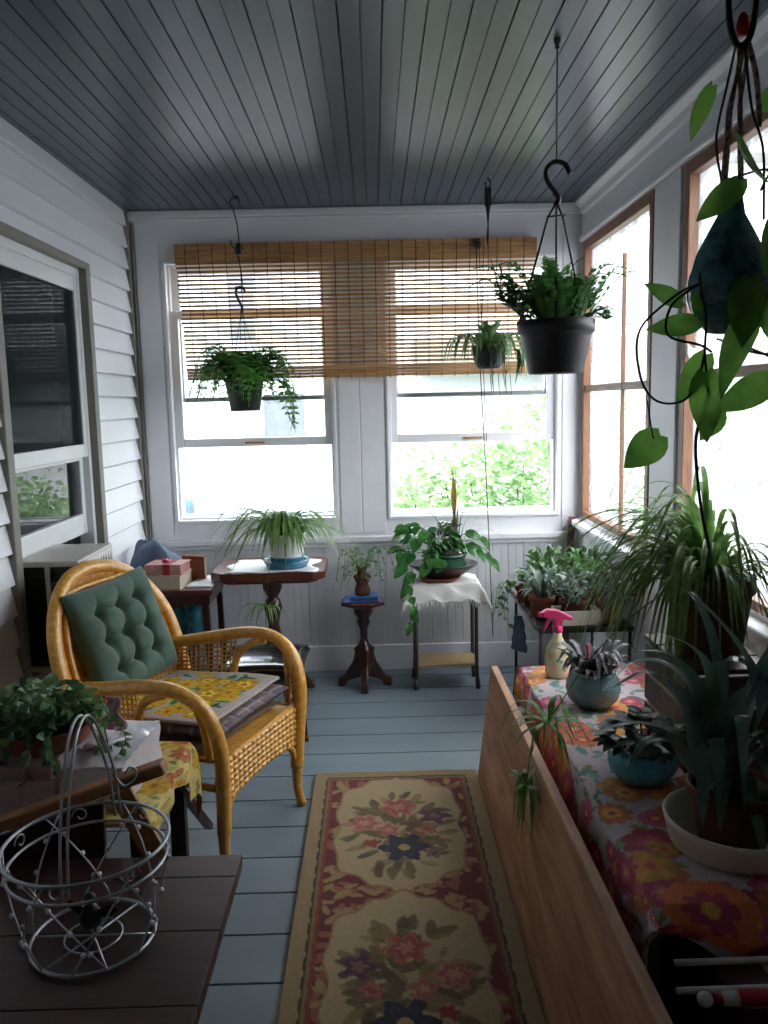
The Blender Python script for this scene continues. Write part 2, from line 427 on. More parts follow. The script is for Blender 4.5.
# beaded wainscot on back wall
def beads(b, x0, x1, z0, z1, y, axis):
    prof = []; x = x0; k = 0
    while x < x1-.03:
        dp, w = (.006, .005) if k % 2 == 0 else (.003, .004)
        prof += [(x, 0), (x+.04-w, 0), (x+.04-w*.5, dp)]; x += .04; k += 1
    prof.append((x1, 0)); n = len(prof); vs = []
    for z in (z0, z1):
        for p in prof: vs.append((p[0], y+p[1], z) if axis == 'x' else (y+p[1], p[0], z))
    b.add(vs, [(i, i+1, n+i+1, n+i) for i in range(n-1)])
b = MB(); beads(b, XL, XR, .13, .70, DB-.014, 'x'); b.box(XL, XR, DB-.008, DB, .13, .70); struct(b.build('trim_1', M_['bead']))
b = MB(); b.box(XL+.018, XR, DB-.035, DB, .684, .716); b.box(XL+.018, XR, DB-.022, DB, .66, .684)
struct(b.build('trim_2', M_['wall'], bevel=.006))
b = MB(); b.box(XL+.018, XR, DB-.024, DB, 0, .135); struct(b.build('baseboard_back', M_['wall'], bevel=.004))
b = MB(); b.box(XL+.018, XR-.02, DB-.03, DB, 2.315, HC); b.box(XL+.018, XR, DB-.018, DB, 2.30, 2.315); struct(b.build('trim_3', M_['wall'], bevel=.006))
b = MB(); b.box(XL, XL+.022, DB-.05, DB-.03, 0, HC); b.box(XL+.026, XL+.034, DB-.02, DB, 0, 2.3); struct(b.build('trim_4', M_['greytrim'], bevel=.003))
# flat board casing: middle mullion with its seams, and board either side
b = MB(); b.box(W1[1]+.012, -.075, DB-.008, DB, .73, 2.1); b.box(-.072, W2[0]-.012, DB-.006, DB, .73, 2.1)
b.box(XL+.04, W1[0]-.012, DB-.008, DB, .73, 2.3); b.box(W2[1]+.012, XR-.03, DB-.008, DB, .73, 2.2)
struct(b.build('trim_5', M_['wall'], bevel=.003))
# right wall with two big openings
R1 = (3.13, 4.16, .80, 2.155); R2 = (2.08, 2.82, .80, 2.155)
b = MB(); X0, X1 = XR, XR+.13
b.box(X0, X1, YR, DB, 0, .80); b.box(X0, X1, YR, DB, 2.155, HC)
b.box(X0, X1, YR, R2[0], .80, 2.155); b.box(X0, X1, R2[1], R1[0], .80, 2.155); b.box(X0, X1, R1[1], DB, .80, 2.155)
struct(b.build('wall_right', M_['wall']))
b = MB(); beads(b, YR+.02, DB-.03, .13, .74, XR-.012, 'y'); b.box(XR-.006, XR, YR, DB-.03, .13, .74); struct(b.build('trim_6', M_['bead']))
b = MB(); b.box(XR-.022, XR, YR, DB-.03, 0, .13); struct(b.build('baseboard_right', M_['wall'], bevel=.004))
b = MB(); b.box(XR-.06, XR, YR, DB-.03, .755, .785); b.box(XR-.03, XR, YR, DB-.03, .725, .755); struct(b.build('trim_7', M_['wall'], bevel=.008))
b = MB(); b.prism([(XR-.045, HC), (XR-.045, HC-.012), (XR-.02, HC-.03), (XR-.015, HC-.055), (XR, HC-.06), (XR, HC)], DB-.03-YR, 'y', YR); struct(b.build('trim_8', M_['wall']))
b = MB(); b.box(XR-.02, XR, YR, DB-.02, 2.158, 2.186); struct(b.build('trim_9', M_['wall'], bevel=.008))
b = MB(); b.box(XR-.012, XR, R2[1]+.02, R2[1]+.13, .79, 2.155); b.box(XR-.006, XR, R2[1]+.135, R1[0]-.015, .79, 2.155); struct(b.build('trim_10', M_['wall'], bevel=.003))
# rear wall behind the camera, unseen; dark wood colour chosen to cut bounced light
b = MB(); b.box(XL-.12, XR+.13, YR-.12, YR, 0, HC); struct(b.build('wall_front', M_['oak']))

# ---- back windows: fixed upper sash outside, raised lower sash inside
def bars(b, x0, x1, z0, z1, w, y0, y1, wt=None, wb=None):
    wt = wt or w; wb = wb or w
    b.box(x0, x0+w, y0, y1, z0, z1); b.box(x1-w, x1, y0, y1, z0, z1)
    b.box(x0+w, x1-w, y0, y1, z1-wt, z1); b.box(x0+w, x1-w, y0, y1, z0, z0+wb)
def pane(x0, x1, z0, z1, y): 
    return MB().add([(x0, y, z0), (x1, y, z0), (x1, y, z1), (x0, y, z1)], [(0,1,2,3)])
def back_window(nm, W):
    w = sempty(nm); x0, x1, z0, z1 = W
    b = MB(); bars(b, x0, x1, z0, z1, .016, DB-.012, DB+.02); bars(b, x0+.016, x1-.016, z0+.016, z1-.016, .012, DB+.02, DB+.12)
    b.build('jamb', M_['wall'], w, bevel=.003)
    b = MB(); bars(b, x0+.02, x1-.02, 1.42, z1-.016, .045, DB+.065, DB+.095, .04, .024); b.build('upper_sash', M_['wall'], w, bevel=.003)
    pane(x0+.06, x1-.06, 1.44, z1-.05, DB+.08).build('pane', M_['glass'], w)
    b = MB(); bars(b, x0+.017, x1-.017, 1.19, 1.875, .042, DB+.022, DB+.058, .04, .043); s = b.build('lower_sash', M_['wall'], w, bevel=.004)
    b = MB(); xm = (x0+x1)/2; b.box(xm-.05, xm+.05, DB+.012, DB+.022, 1.203, 1.213); b.build('sash_lift', M_['oak'], s, bevel=.003)
    pane(x0+.055, x1-.055, 1.225, 1.84, DB+.04).build('pane', M_['glass'], w)
    b = MB(); bars(b, x0+.016, x1-.016, z0+.016, 1.43, .012, DB+.10, DB+.115, .010, .02); b.build('storm_frame', M_['vinyl'], w)
    pane(x0+.025, x1-.025, z0+.03, 1.42, DB+.108).build('storm_pane', M_['glass'], w)
back_window('window_1', W1); back_window('window_2', W2)
# ---- left house window over the air conditioner
w = sempty('window_3'); xo = XL-.02
def ybars(b, y0, y1, z0, z1, w, x0, x1, wt=None, wb=None):
    wt = wt or w; wb = wb or w
    b.box(x0, x1, y0, y0+w, z0, z1); b.box(x0, x1, y1-w, y1, z0, z1)
    b.box(x0, x1, y0+w, y1-w, z1-wt, z1); b.box(x0, x1, y0+w, y1-w, z0, z0+wb)
b = MB(); ybars(b, WY0-.045, WY1+.05, WZ0-.03, WZ1+.0, .05, XL-.03, XL+.026, .03, .03); b.build('casing', M_['greytrim'], w, bevel=.004)
b = MB(); ybars(b, WY0+.005, WY1, WZ0, WZ1-.03, .03, XL-.07, XL-.005, .035); b.build('vinyl_frame', M_['vinyl'], w, bevel=.004)
ya, yb = WY0+.035, WY1-.19
b = MB(); ybars(b, WY0+.035, WY1-.03, 1.20, WZ1-.065, .035, XL-.03, XL-.008, .06, .055); b.build('upper_sash', M_['vinyl'], w, bevel=.004)
b = MB(); ybars(b, WY0+.035, WY1-.03, .878, 1.215, .04, XL-.06, XL-.032, .03, .085); b.build('lower_sash', M_['vinyl'], w, bevel=.004)
def ypane(y0, y1, z0, z1, x): return MB().add([(x, y0, z0), (x, y1, z0), (x, y1, z1), (x, y0, z1)], [(0,1,2,3)])
ypane(WY0+.06, WY1-.06, 1.23, WZ1-.1, XL-.026).build('pane', M_['glass'], w)
ypane(WY0+.06, WY1-.06, 1.23, WZ1-.1, XL-.016).build('insect_screen', M_['screen'], w)
ypane(WY0+.06, WY1-.06, .94, 1.2, XL-.045).build('pane', M_['glass'], w)
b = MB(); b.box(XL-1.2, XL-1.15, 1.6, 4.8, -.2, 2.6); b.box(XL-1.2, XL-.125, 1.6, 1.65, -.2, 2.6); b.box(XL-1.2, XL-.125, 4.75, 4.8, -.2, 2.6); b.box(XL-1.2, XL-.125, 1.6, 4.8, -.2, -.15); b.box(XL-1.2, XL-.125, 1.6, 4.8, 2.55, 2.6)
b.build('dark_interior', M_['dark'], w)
# ---- plastic covered openings in the right wall
def plastic_window(nm, O, rail_z):
    w = sempty(nm); y0, y1, z0, z1 = O
    def f(u, v):
        e = min(u, 1-u, v*1.3, (1-v)*1.3); k = math.exp(-e*14)
        return (XR+.04+.006*math.sin(v*9+u*14)+k*.010*math.sin((u+v)*150)+.004*math.sin(u*40), y0+(y1-y0)*u, z0+(z1-z0)*v)
    b = MB(); b.grid(f, 90, 90); rg = random.Random(nm)
    for i in range(90):
        for j in range(90):
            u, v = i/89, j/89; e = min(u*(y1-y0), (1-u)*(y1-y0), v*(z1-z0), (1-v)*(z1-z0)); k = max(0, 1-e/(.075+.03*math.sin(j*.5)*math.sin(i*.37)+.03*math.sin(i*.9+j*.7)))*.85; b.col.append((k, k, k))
    b.build('plastic_sheet', M_['plastic'], w)
    for (a, c, d, e, m) in ((y0, y0+.04, z0, z1, 'pine'), (y1-.042, y1, z0, z1, 'pine'), (y0+.04, y1-.042, z1-.045, z1, 'piney'), (y0+.04, y1-.042, z0, z0+.03, 'piney')):
        MB().box(XR-.006, XR+.03, a, c, d, e).build('wood_strip', M_[m], w, bevel=.003)
    MB().box(XR+.002, XR+.03, y0+.04, y1-.042, rail_z-.016, rail_z+.016).build('cross_rail', M_['piney'], w, bevel=.003)
    return w
w = plastic_window('window_4', R1, 1.444)
MB().box(XR+.0, XR+.014, 3.50, 3.516, .83, 1.99).build('thin_lath', M_['pine'], w)
plastic_window('window_5', R2, 1.464)
for (y0, y1) in ((3.17, 4.12), (1.9, 2.78)):
    pass

# ================================================================== OUTDOORS
b = MB(); b.box(-16, 16, 4.4, 30, -.6, -.5); b.box(1.25, 16, -8, 4.4, -.6, -.5); struct(b.build('ground', M_['grass']))
h = thing('neighbour_house', 'white sided neighbouring house beyond the back windows', 'house', (-1.5, 8.6, -.5))
b = MB(); z = 0
pr = []
while z < 4.2: pr += [(-.006, z), (0, z+.118)]; z += .12
n = len(pr); vs = []
for x in (-6, 5.5): vs += [(x, q[0], q[1]) for q in pr]
b.add(vs, [(i, n+i, n+i+1, i+1) for i in range(n-1)]); b.box(-6, 5.5, .01, 3, 0, 4.2); b.build('wall', M_['house'], h)
b = MB(); b.prism([(-.35, 4.2), (1.5, 5.4), (3.35, 4.2)], 11.9, 'x', -6.2); b.build('roof', M_['greytrim'], h)
for (x, z, ww, hh) in ((.05, 2.55, .26, .75), (.36, 1.5, .42, .5)):
    b = MB(); b.box(x-.06, x+ww+.06, -.06, 0, z-.06, z); b.box(x-.06, x+ww+.06, -.06, 0, z+hh, z+hh+.06); b.box(x-.06, x, -.06, 0, z, z+hh); b.box(x+ww, x+ww+.06, -.06, 0, z, z+hh)
    f = b.build('window_frame', M_['house'], h); MB().box(x, x+ww, -.045, -.02, z, z+hh).build('pane', mat('pale_outdoor_glass', S(120,126,138), .15, .1), f)
b = MB(); b.box(1.9, 5.5, -.5, -.04, 2.18, 2.5); b.build('porch_eave', M_['greytrim'], h, bevel=.02)
g = thing('recycling_bin', 'blue bin with white lower side on the ground outside left window', 'bin', (-2.12, 8.0, -.5))
b = MB(); b.prism([(-.2, 0), (.2, 0), (.25, .62), (-.25, .62)], .5, 'y', -.25); b.build('body', M_['vinyl'], g, bevel=.03)
b = MB(); b.box(-.28, .28, -.3, .28, .62, .98); b.build('lid', M_['bin'], g, bevel=.05)
sh = thing('leafy_shrub', 'bright green leafy shrub growing outside the right back window', 'shrub', (1.2, 6.6, -.5))
R.seed(3); b = MB(); bw = MB()
for i in range(16):
    x = R.uniform(-1.1, 1.7); top = .9+.75*min(1, (x+1.3)/1.6)+R.uniform(-.15, .15)
    bw.tube([(x*.5, R.uniform(-.2,.2), 0), (x*.8, R.uniform(-.4,.4), top*.5), (x, R.uniform(-.4,.4), top)], [.018, .005], 5, n=8)
for i in range(9500):
    x = R.uniform(-1.25, 1.9); top = 1.1+.95*min(1, max(0, (x+1.25)/1.7))+R.gauss(0, .12)
    z = R.uniform(.05, 1)**.8*top; y = R.uniform(-.55, .55)*(1.1-.4*z/top)
    a = R.uniform(0, 2*PI); L = R.uniform(.05, .095)
    d = V((math.cos(a), math.sin(a)*.7, R.uniform(-.7, .35)))
    b.leaf((x, y, z), V((x, y, z))+d*L, L*.55, n=5)
b.build('foliage', M_['shrub'], sh); bw.build('stems', M_['stemd'], sh)
ft = thing('picket_fence', 'low white picket fence in front of the shrub roots outside', 'fence', (1.6, 5.9, -.5))
b = MB()
for i in range(26): b.box(-1.5+i*.13, -1.5+i*.13+.07, 0, .02, 0, .62)
b.box(-1.6, 2.0, .02, .05, .15, .22); b.box(-1.6, 2.0, .02, .05, .45, .52); b.build('palings', M_['house'], ft)

# ================================================================== LIGHT + CAMERA
wd = bpy.data.worlds.new('overcast'); bpy.context.scene.world = wd; wd.use_nodes = True
nt = wd.node_tree; bg = nt.nodes['Background']; bg.inputs[0].default_value = (.95, .965, 1, 1)
tcw = N(nt, 'TexCoord'); sx = N(nt, 'SeparateXYZ'); mr = N(nt, 'MapRange'); nt.links.new(tcw.outputs['Generated'], sx.inputs[0]); nt.links.new(sx.outputs['Z'], mr.inputs[0]); mr.inputs[1].default_value = 0; mr.inputs[2].default_value = .8; mr.inputs[3].default_value = 5.6; mr.inputs[4].default_value = 10.5; nt.links.new(mr.outputs[0], bg.inputs[1])
for nm, loc, rot, sx, sy in (('portal_back', (-.615, DB+.16, 1.45), (PI/2, 0, 0), .86, 1.34), ('portal_back_right', (.5, DB+.16, 1.45), (PI/2, 0, 0), .9, 1.34)):
    l = bpy.data.lights.new(nm, 'AREA'); l.shape = 'RECTANGLE'; l.size = sx; l.size_y = sy; l.cycles.is_portal = True
    o = bpy.data.objects.new(nm, l); C.objects.link(o); o.location = loc; o.rotation_euler = (-PI/2, 0, 0)
cam = bpy.data.cameras.new('camera'); co = bpy.data.objects.new('camera', cam); C.objects.link(co); bpy.context.scene.camera = co
cam.sensor_fit = 'VERTICAL'; cam.sensor_height = 36; cam.lens = 820/1024*36; cam.clip_start = .02
pt, yw, rl = math.radians(7.654), math.radians(.519), math.radians(1.3)
f = V((math.sin(yw)*math.cos(pt), math.cos(yw)*math.cos(pt), -math.sin(pt))); r = V((math.cos(yw), -math.sin(yw), 0)); d = f.cross(r)
r2 = r*math.cos(rl)+d*math.sin(rl); d2 = -r*math.sin(rl)+d*math.cos(rl)
m = Matrix((r2, -d2, -f)).transposed().to_4x4(); m.translation = (0, 0, 1.4007); co.matrix_world = m
s = bpy.context.scene
s.view_settings.view_transform = 'Standard'; s.view_settings.look = 'None'; s.view_settings.gamma = 1; s.view_settings.use_curve_mapping = False
s.view_settings.exposure = 0.38
s.cycles.use_denoising = True; s.cycles.max_bounces = 12; s.cycles.diffuse_bounces = 6; s.cycles.transparent_max_bounces = 16; s.cycles.caustics_reflective = False; s.cycles.caustics_refractive = False
# ================================================================== BLIND
t = thing('bamboo_blind', 'wide brown bamboo slat roller blind hanging across both back windows', 'blind', (-.07, DB-.035, 2.185))
BW = .888
b = MB(); z = -.085; k = 0
def bl_x(z): return BW-.03*(-z/.65)
while z > -.60:
    x = bl_x(z); b.box(-x+R.uniform(-.004,.004), x+R.uniform(-.004,.004), -.003, .001, z-.0112, z); z -= .0205
b.build('slats', M_['bamboo'], t)
b = MB()
for i in range(5): b.box(-BW, BW, -.014, -.008, -.020*i-.019, -.020*i)
b.box(-BW, BW, -.008, .025, -.035, -.002); b.build('valance', M_['bamboo'], t, bevel=.001)
b = MB(); x = bl_x(-.63)
for i in range(4): b.box(-x, x, -.012+.003*(i % 2), .004, -.60-.0145*i-.0135, -.60-.0145*i)
b.build('bottom_roll', M_['bamboo'], t, bevel=.001)
b = MB(); i = 0
xx = -BW+.05
while xx < BW-.02:
    b.tube([(xx, -.0155, .0), (xx, -.0155, -.1)], .0016, 4); b.tube([(xx, -.005, -.09), (xx*.975, -.0055, -.60), (xx*.97, -.014, -.665)], .0017, 4); xx += .0665
b.build('stitch_cords', M_['cord'], t)
pl = MB(); pl.obox((.595, -.032, -.03), (.022, .022, .045)); pl.lathe([(.012, -.006), (.014, 0), (.012, .006)], 12, (.595, -.045, -.035)); pl.build('pulley', M_['black'], t, bevel=.003)
b = MB(); b.tube([(.585, -.04, -.03), (.60, -.042, -.6), (.628, -.045, -1.2), (.648, -.05, -1.75), (.655, -.06, -2.0)], .0028, 5, n=20); b.tube([(.60, -.04, -.03), (.612, -.042, -.5), (.63, -.045, -1.0)], .002, 5, n=12)
b.build('pull_cord', M_['cord'], t)

# ================================================================== HANGING PLANTS
def hook_s(b, x, z0, z1, w, r, y=0, flip=1):
    # an S hook from z0 (top) down to z1
    b.tube([(x+w*.9*flip, y, z0-w*.9), (x+w*.7*flip, y, z0-.1*w), (x, y, z0), (x-w*.8*flip, y, z0-w*.9), (x-w*.3*flip, y, z0-2.0*w), (x+w*.25*flip, y, (z0+z1)/2), (x+w*.5*flip, y, z1+1.4*w), (x+w*.2*flip, y, z1+.2*w), (x-w*.4*flip, y, z1), (x-w*.9*flip, y, z1+.6*w), (x-w*.95*flip, y, z1+1.3*w)], r, 6, n=40)
def fern_plant(b, c, r, n, L, droop, l=.028, seed=1, up0=.5, back=0, dens=1):
    R.seed(seed)
    for i in range(n):
        a = 2*PI*i/n*2.4+R.uniform(-.4, .4); ln = L*R.uniform(.65, 1.1); u = R.uniform(*up0) if isinstance(up0, tuple) else up0*R.uniform(.5, 1.3)
        ca, sa = math.cos(a), math.sin(a)*(1-back*(math.sin(a) > 0))
        p0 = V(c)+V((ca, sa, 0))*r*R.uniform(.1, .7)
        pts = [p0, p0+V((ca*ln*.28, sa*ln*.28, ln*u*.6)), p0+V((ca*ln*.62, sa*ln*.62, ln*u*.75-droop*ln*.12)), p0+V((ca*ln*.9, sa*ln*.9, ln*u*.4-droop*ln*.7))]
        b.frond(pts, l, 15, .42)
def pot_prof(rt, rb, h, lip=.012, lh=.02):
    return [(rb*.3, 0), (rb, 0), (rb+.002, .004), (rt-lip*.6, h-lh), (rt, h-lh), (rt, h), (rt-.006, h+.001), (rt-.010, h-.012), (rb*.5, h-.014)]
# -- left fern
t = thing('hanging_fern', 'feathery green fern in a small dark pot hung before the left window', 'hanging plant', (-.61, 3.93, 1.372))
b = MB(); b.lathe(pot_prof(.098, .068, .155), 24); b.build('pot', mat('moss_dark_pot', S(34,46,36), .6, .2), t)
MB().lathe([(.01, .13), (.085, .138), (.01, .145)], 20).build('soil', M_['soil'], t)
b = MB(); fern_plant(b, (0,0,.14), .08, 90, .25, .85, .052, 11, (.2, .85), back=.6); 
for i in range(9): 
    a = R.uniform(-.7, .4); b.frond([(.08, -.02, .14), (.17+.03*R.random(), a*.1, .13), (.2+.05*R.random(), a*.15, .0), (.19+.06*R.random(), a*.15, -.06-.05*R.random())], .04, 14, .45)
b.build('fronds', M_['fern'], t)
b = MB()
for a in (.4, 2.5, 4.6): b.tube([(.09*math.cos(a), .09*math.sin(a), .15), (0, 0, .46)], .0018, 5)
b.build('hanger_wires', M_['black'], t)
b = MB(); b.tube([(0, 0, .455), (.004, 0, .48), (-.012, 0, .52), (-.022, 0, .55), (-.01, 0, .572), (.012, 0, .57), (.022, 0, .55)], .006, 7, n=20); b.build('hook', M_['black'], t)
b = MB(); hook_s(b, .0, .76, .55, .022, .003); b.obox((.0, 0, .745), (.02, .016, .05)); b.build('long_hook', M_['black'], t)
b = MB(); hook_s(b, -.01, .975, .75, .026, .003, flip=1); b.lathe([(.012, .966), (.012, .98)], 10); b.build('ceiling_hook', M_['black'], t)
# -- middle small pot
t = thing('hanging_trailing_plant', 'small dark hanging pot with drooping pale-tipped leaves behind the big grey pot', 'hanging plant', (.515, 3.70, 1.535))
b = MB(); b.lathe([(.02, 0), (.05, .002), (.066, .03), (.074, .075), (.078, .10), (.072, .102), (.06, .09), (.02, .088)], 24); b.build('pot', M_['pot_dark'], t)
MB().lathe([(.01, .086), (.062, .09), (.01, .094)], 16).build('soil', M_['soil'], t)
R.seed(5); b = MB()
for i in range(26):
    a = 2*PI*i/26+R.uniform(-.2,.2); L = R.uniform(.10, .2); q = V((math.cos(a), math.sin(a), 0))
    b.strap([V((0,0,.09))+q*.03, q*(.05+L*.35)+V((0,0,.15)), q*(.06+L*.62)+V((0,0,.13)), q*(.07+L*.75)+V((0,0,.06-L*.5*R.random()))], .026, 9, .25)
for i in range(7):
    x = R.uniform(-.01, .09); b.strap([(x*.5, -.05, .1), (x, -.085, .10), (x*1.1, -.09, 0), (x*1.15+.01, -.088, -.10-R.random()*.06)], .026, 9, .25)
for i in range(6):
    b.strap([(.05, 0, .1), (.11, -.02, .09), (.14+R.uniform(-.02,.03), -.03, .05), (.135+R.uniform(-.03,.04), -.04, -.03-R.random()*.05)], .024, 9, .2)
for i in range(16):
    a = 2*PI*i/16; L = R.uniform(.07, .12); q = V((math.cos(a), math.sin(a), 0))
    b.strap([V((0,0,.09))+q*.02, q*.03+V((0,0,.12+L*.4)), q*.055+V((0,0,.12+L*.75)), q*.085+V((0,0,.12+L*.7))], .026, 9, .25)
b.build('leaves', M_['mixleaf'], t)
b = MB()
for a in (.3, 2.4, 4.5): b.tube([(.075*math.cos(a), .075*math.sin(a), .1), (0, 0, .44)], .0012, 5)
b.tube([(0,0,.44), (0,0,.54)], .002, 5); b.build('hanger_wires', M_['tubeleg'], t)
b = MB(); b.tube([(0, 0, .53), (-.002, 0, .56), (0, 0, .62), (0, 0, .66), (0, 0, .70), (0, 0, .76)], [.003, .006, .003, .006, .012, .011], 8, n=6); b.obox((0, 0, .735), (.028, .02, .075)); b.build('spring_hanger', M_['black'], t, bevel=.004)
b = MB(); b.tube([(0, 0, .76), (-.012, 0, .79), (-.01, 0, .80)], .003, 6); b.tube([(0, 0, .76), (.012, 0, .79), (.01, 0, .80), (0, 0, .81), (0,0,.815)], .003, 6); b.build('ceiling_hook', M_['black'], t)
# -- big grey pot
t = thing('hanging_planter', 'large charcoal pot of upright green fern on a long ceiling wire', 'hanging plant', (.512, 2.33, 1.468))
prof = [(.02, 0), (.073, 0), (.076, .004), (.095, .10), (.098, .108), (.106, .112), (.108, .145), (.102, .146), (.095, .12), (.02, .118)]
MB().lathe(prof, 36).build('pot', M_['pot_dark'], t); MB().lathe([(.01, .118), (.097, .122), (.01, .128)], 20).build('soil', M_['soil'], t)
R.seed(21); b = MB()
for i in range(84):
    a = R.uniform(0, 2*PI); q = V((math.cos(a), math.sin(a), 0)); L = R.uniform(.09, .22); lean = R.uniform(.15, .85); p = V((0,0,.12))+q*R.uniform(.01, .085)
    b.frond([p, p+q*L*lean*.3+V((0,0,L*.45)), p+q*L*lean*.7+V((R.uniform(-.01,.01),0,L*.8)), p+q*L*lean*1.1+V((0,0,L*(1.02-lean*.35)))], .026, 15, .6)
for i in range(8):
    b.frond([(.06, 0, .13), (.10, R.uniform(-.03,.03), .165), (.135, R.uniform(-.05,.03), .165+R.uniform(-.02,.02)), (.165+R.uniform(-.03,.02), R.uniform(-.06,.03), .15+R.uniform(-.03,.02))], .022, 14, .55)
for i in range(10):
    b.frond([(-.07, 0, .13), (-.11, R.uniform(-.03,.03), .18), (-.14+R.uniform(-.02,.02), R.uniform(-.05,.03), .23+R.uniform(-.03,.03)), (-.165+R.uniform(-.02,.03), R.uniform(-.06,.03), .27+R.uniform(-.05,.05))], .022, 14, .5)
b.build('fronds', M_['fern2'], t)
b = MB()
for a in (.5, 2.7, 4.5):
    b.tube([(.106*math.cos(a), .106*math.sin(a), .14), (.024*math.cos(a), .024*math.sin(a), .425), (0, 0, .462)], .0032, 6)
b.tube([(-.026, 0, .425), (.026, 0, .43)], .0025, 6); b.build('hanger_wires', M_['black'], t)
b = MB(); b.tube([(0, 0, .455), (.006, 0, .472), (-.006, 0, .492), (-.026, 0, .520), (-.028, 0, .548), (-.006, 0, .568), (.022, 0, .562), (.037, 0, .535)], [.010, .008, .008, .008, .009, .009, .009, .007], 8, n=24); b.build('hook', M_['black'], t)
b = MB(); b.tube([(0, 0, .56), (.0, .0, .86)], .0022, 5); b.lathe([(.003, .855), (.008, .86), (.003, .865)], 8); b.lathe([(.004, .862), (.010, .875), (.010, .882)], 10); b.build('ceiling_wire', M_['tubeleg'], t)
# -- teardrop glass with pothos
t = thing('hanging_vine', 'pothos vine in a mottled teardrop glass hung near right camera side', 'hanging plant', (.661, 1.55, 1.51))
prof = [(.005, 0), (.035, .004), (.062, .03), (.074, .066), (.073, .10), (.060, .145), (.040, .185), (.024, .215), (.019, .245), (.022, .275), (.017, .277), (.013, .25), (.008, .24)]
MB().lathe(prof, 32).build('glass_vase', M_['teardrop'], t)
def lo(p, o=t): return V(p)-V(o.location)
b = MB()
for i, a in enumerate((.2, 1.8, 3.3, 5.0)):
    b.tube([(.02*math.cos(a), .02*math.sin(a), .26), (.012*math.cos(a), .012*math.sin(a), .40), (.004+.006*i, 0, .505)], .0038, 6)
b.tube([(.02, 0, .51), (.03, -.01, .46), (.034, -.02, .40), (.036, -.02, .36)], .005, 6, n=8)
b.build('macrame_cord', M_['rope'], t)
b = MB(); b.tube([(.022, 0, .84), (.02, 0, .72), (-.014, 0, .66), (-.016, 0, .56), (-.004, 0, .512), (.012, 0, .506), (.026, 0, .53), (.034, 0, .60), (.032, 0, .66)], .006, 8, n=30); b.build('hook', M_['black'], t)
b = MB(); b.lathe([(.008, .51), (.012, .525), (.009, .54), (.004, .548)], 10, (.008, -.004, .01)); b.build('red_bead', M_['redpl'], t)
stems = [[(.661,1.55,2.024),(.646,1.55,1.949),(.629,1.55,1.856),(.642,1.55,1.778),(.644,1.55,1.725),(.617,1.55,1.655),(.606,1.55,1.632)],
 [(.588,1.5,1.598),(.534,1.488,1.56),(.523,1.475,1.507),(.576,1.462,1.487),(.592,1.45,1.474)],
 [(.6,1.5,1.477),(.587,1.5,1.418),(.557,1.5,1.388),(.511,1.5,1.393),(.483,1.5,1.438),(.481,1.5,1.518),(.545,1.5,1.578),(.588,1.5,1.598)],
 [(.654,1.5,1.988),(.67,1.5,1.89),(.692,1.5,1.823),(.698,1.5,1.705)],
 [(.606,1.55,1.632),(.588,1.5,1.598),(.6,1.5,1.54),(.6,1.5,1.477),(.605,1.5,1.43)],
 [(.661,1.55,1.79),(.72,1.54,1.80),(.70,1.52,1.76)], [(.62,1.5,1.5),(.70,1.48,1.47),(.76,1.47,1.50)], [(.66,1.5,1.49),(.72,1.49,1.46),(.741,1.55,1.429)]]
b = MB()
for st in stems: b.tube([lo(p) for p in st], .0023, 6, n=len(st)*5)
b.build('stems', M_['stemd'], t)
b = MB(); b.tube([lo(p) for p in [(.495,1.5,1.402),(.503,1.5,1.357),(.509,1.5,1.326),(.533,1.56,1.323)]], .0014, 5, n=10)
b.tube([lo(p) for p in [(.605,1.5,1.43),(.608,1.5,1.391),(.64,1.633,1.31),(.68,1.70,1.172),(.74,1.78,1.04)]], .0034, 6, n=24); b.build('tendrils', M_['stemd'], t)
lv = [((.567,1.53,1.571),(.487,1.5,1.599),.055,(.1,-.8,.6)), ((.598,1.53,1.536),(.491,1.5,1.518),.058,(0,-.7,.7)), ((.533,1.53,1.327),(.457,1.5,1.27),.066,(-.2,-1,.25)),
 ((.741,1.53,1.429),(.62,1.5,1.369),.062,(0,-.9,.5)), ((.675,1.47,1.555),(.610,1.45,1.391),.072,(.5,-1,.1)), ((.598,1.49,1.440),(.592,1.46,1.315),.062,(-.6,-1,.1)),
 ((.641,1.52,1.372),(.595,1.5,1.317),.05,(.4,-1,.3)), ((.640,1.50,1.852),(.700,1.47,1.752),.085,(.6,-.5,.6)), ((.656,1.51,1.775),(.570,1.48,1.700),.060,(-.5,-.8,.6)),
 ((.735,1.47,1.72),(.680,1.45,1.60),.075,(.3,-1,.1)), ((.612,1.53,1.941),(.563,1.5,1.839),.034,(.3,-1,.2)), ((.702,1.53,1.905),(.775,1.5,1.95),.05,(0,-1,.3)),
 ((.615,1.53,1.474),(.553,1.5,1.385),.05,(-.3,-1,.4)), ((.70,1.49,1.56),(.735,1.47,1.47),.06,(.4,-1,.1)), ((.665,1.47,1.60),(.64,1.44,1.48),.065,(-.1,-1,.2)), ((.60,1.52,1.585),(.58,1.5,1.54),.03,(0,-1,.2))]
b = MB()
for p, q, w, nr in lv: b.leaf(lo(p), lo(q), w, nr, bend=-.10, heart=True, fold=.22, n=9)
b.build('leaves', M_['pothos'], t)

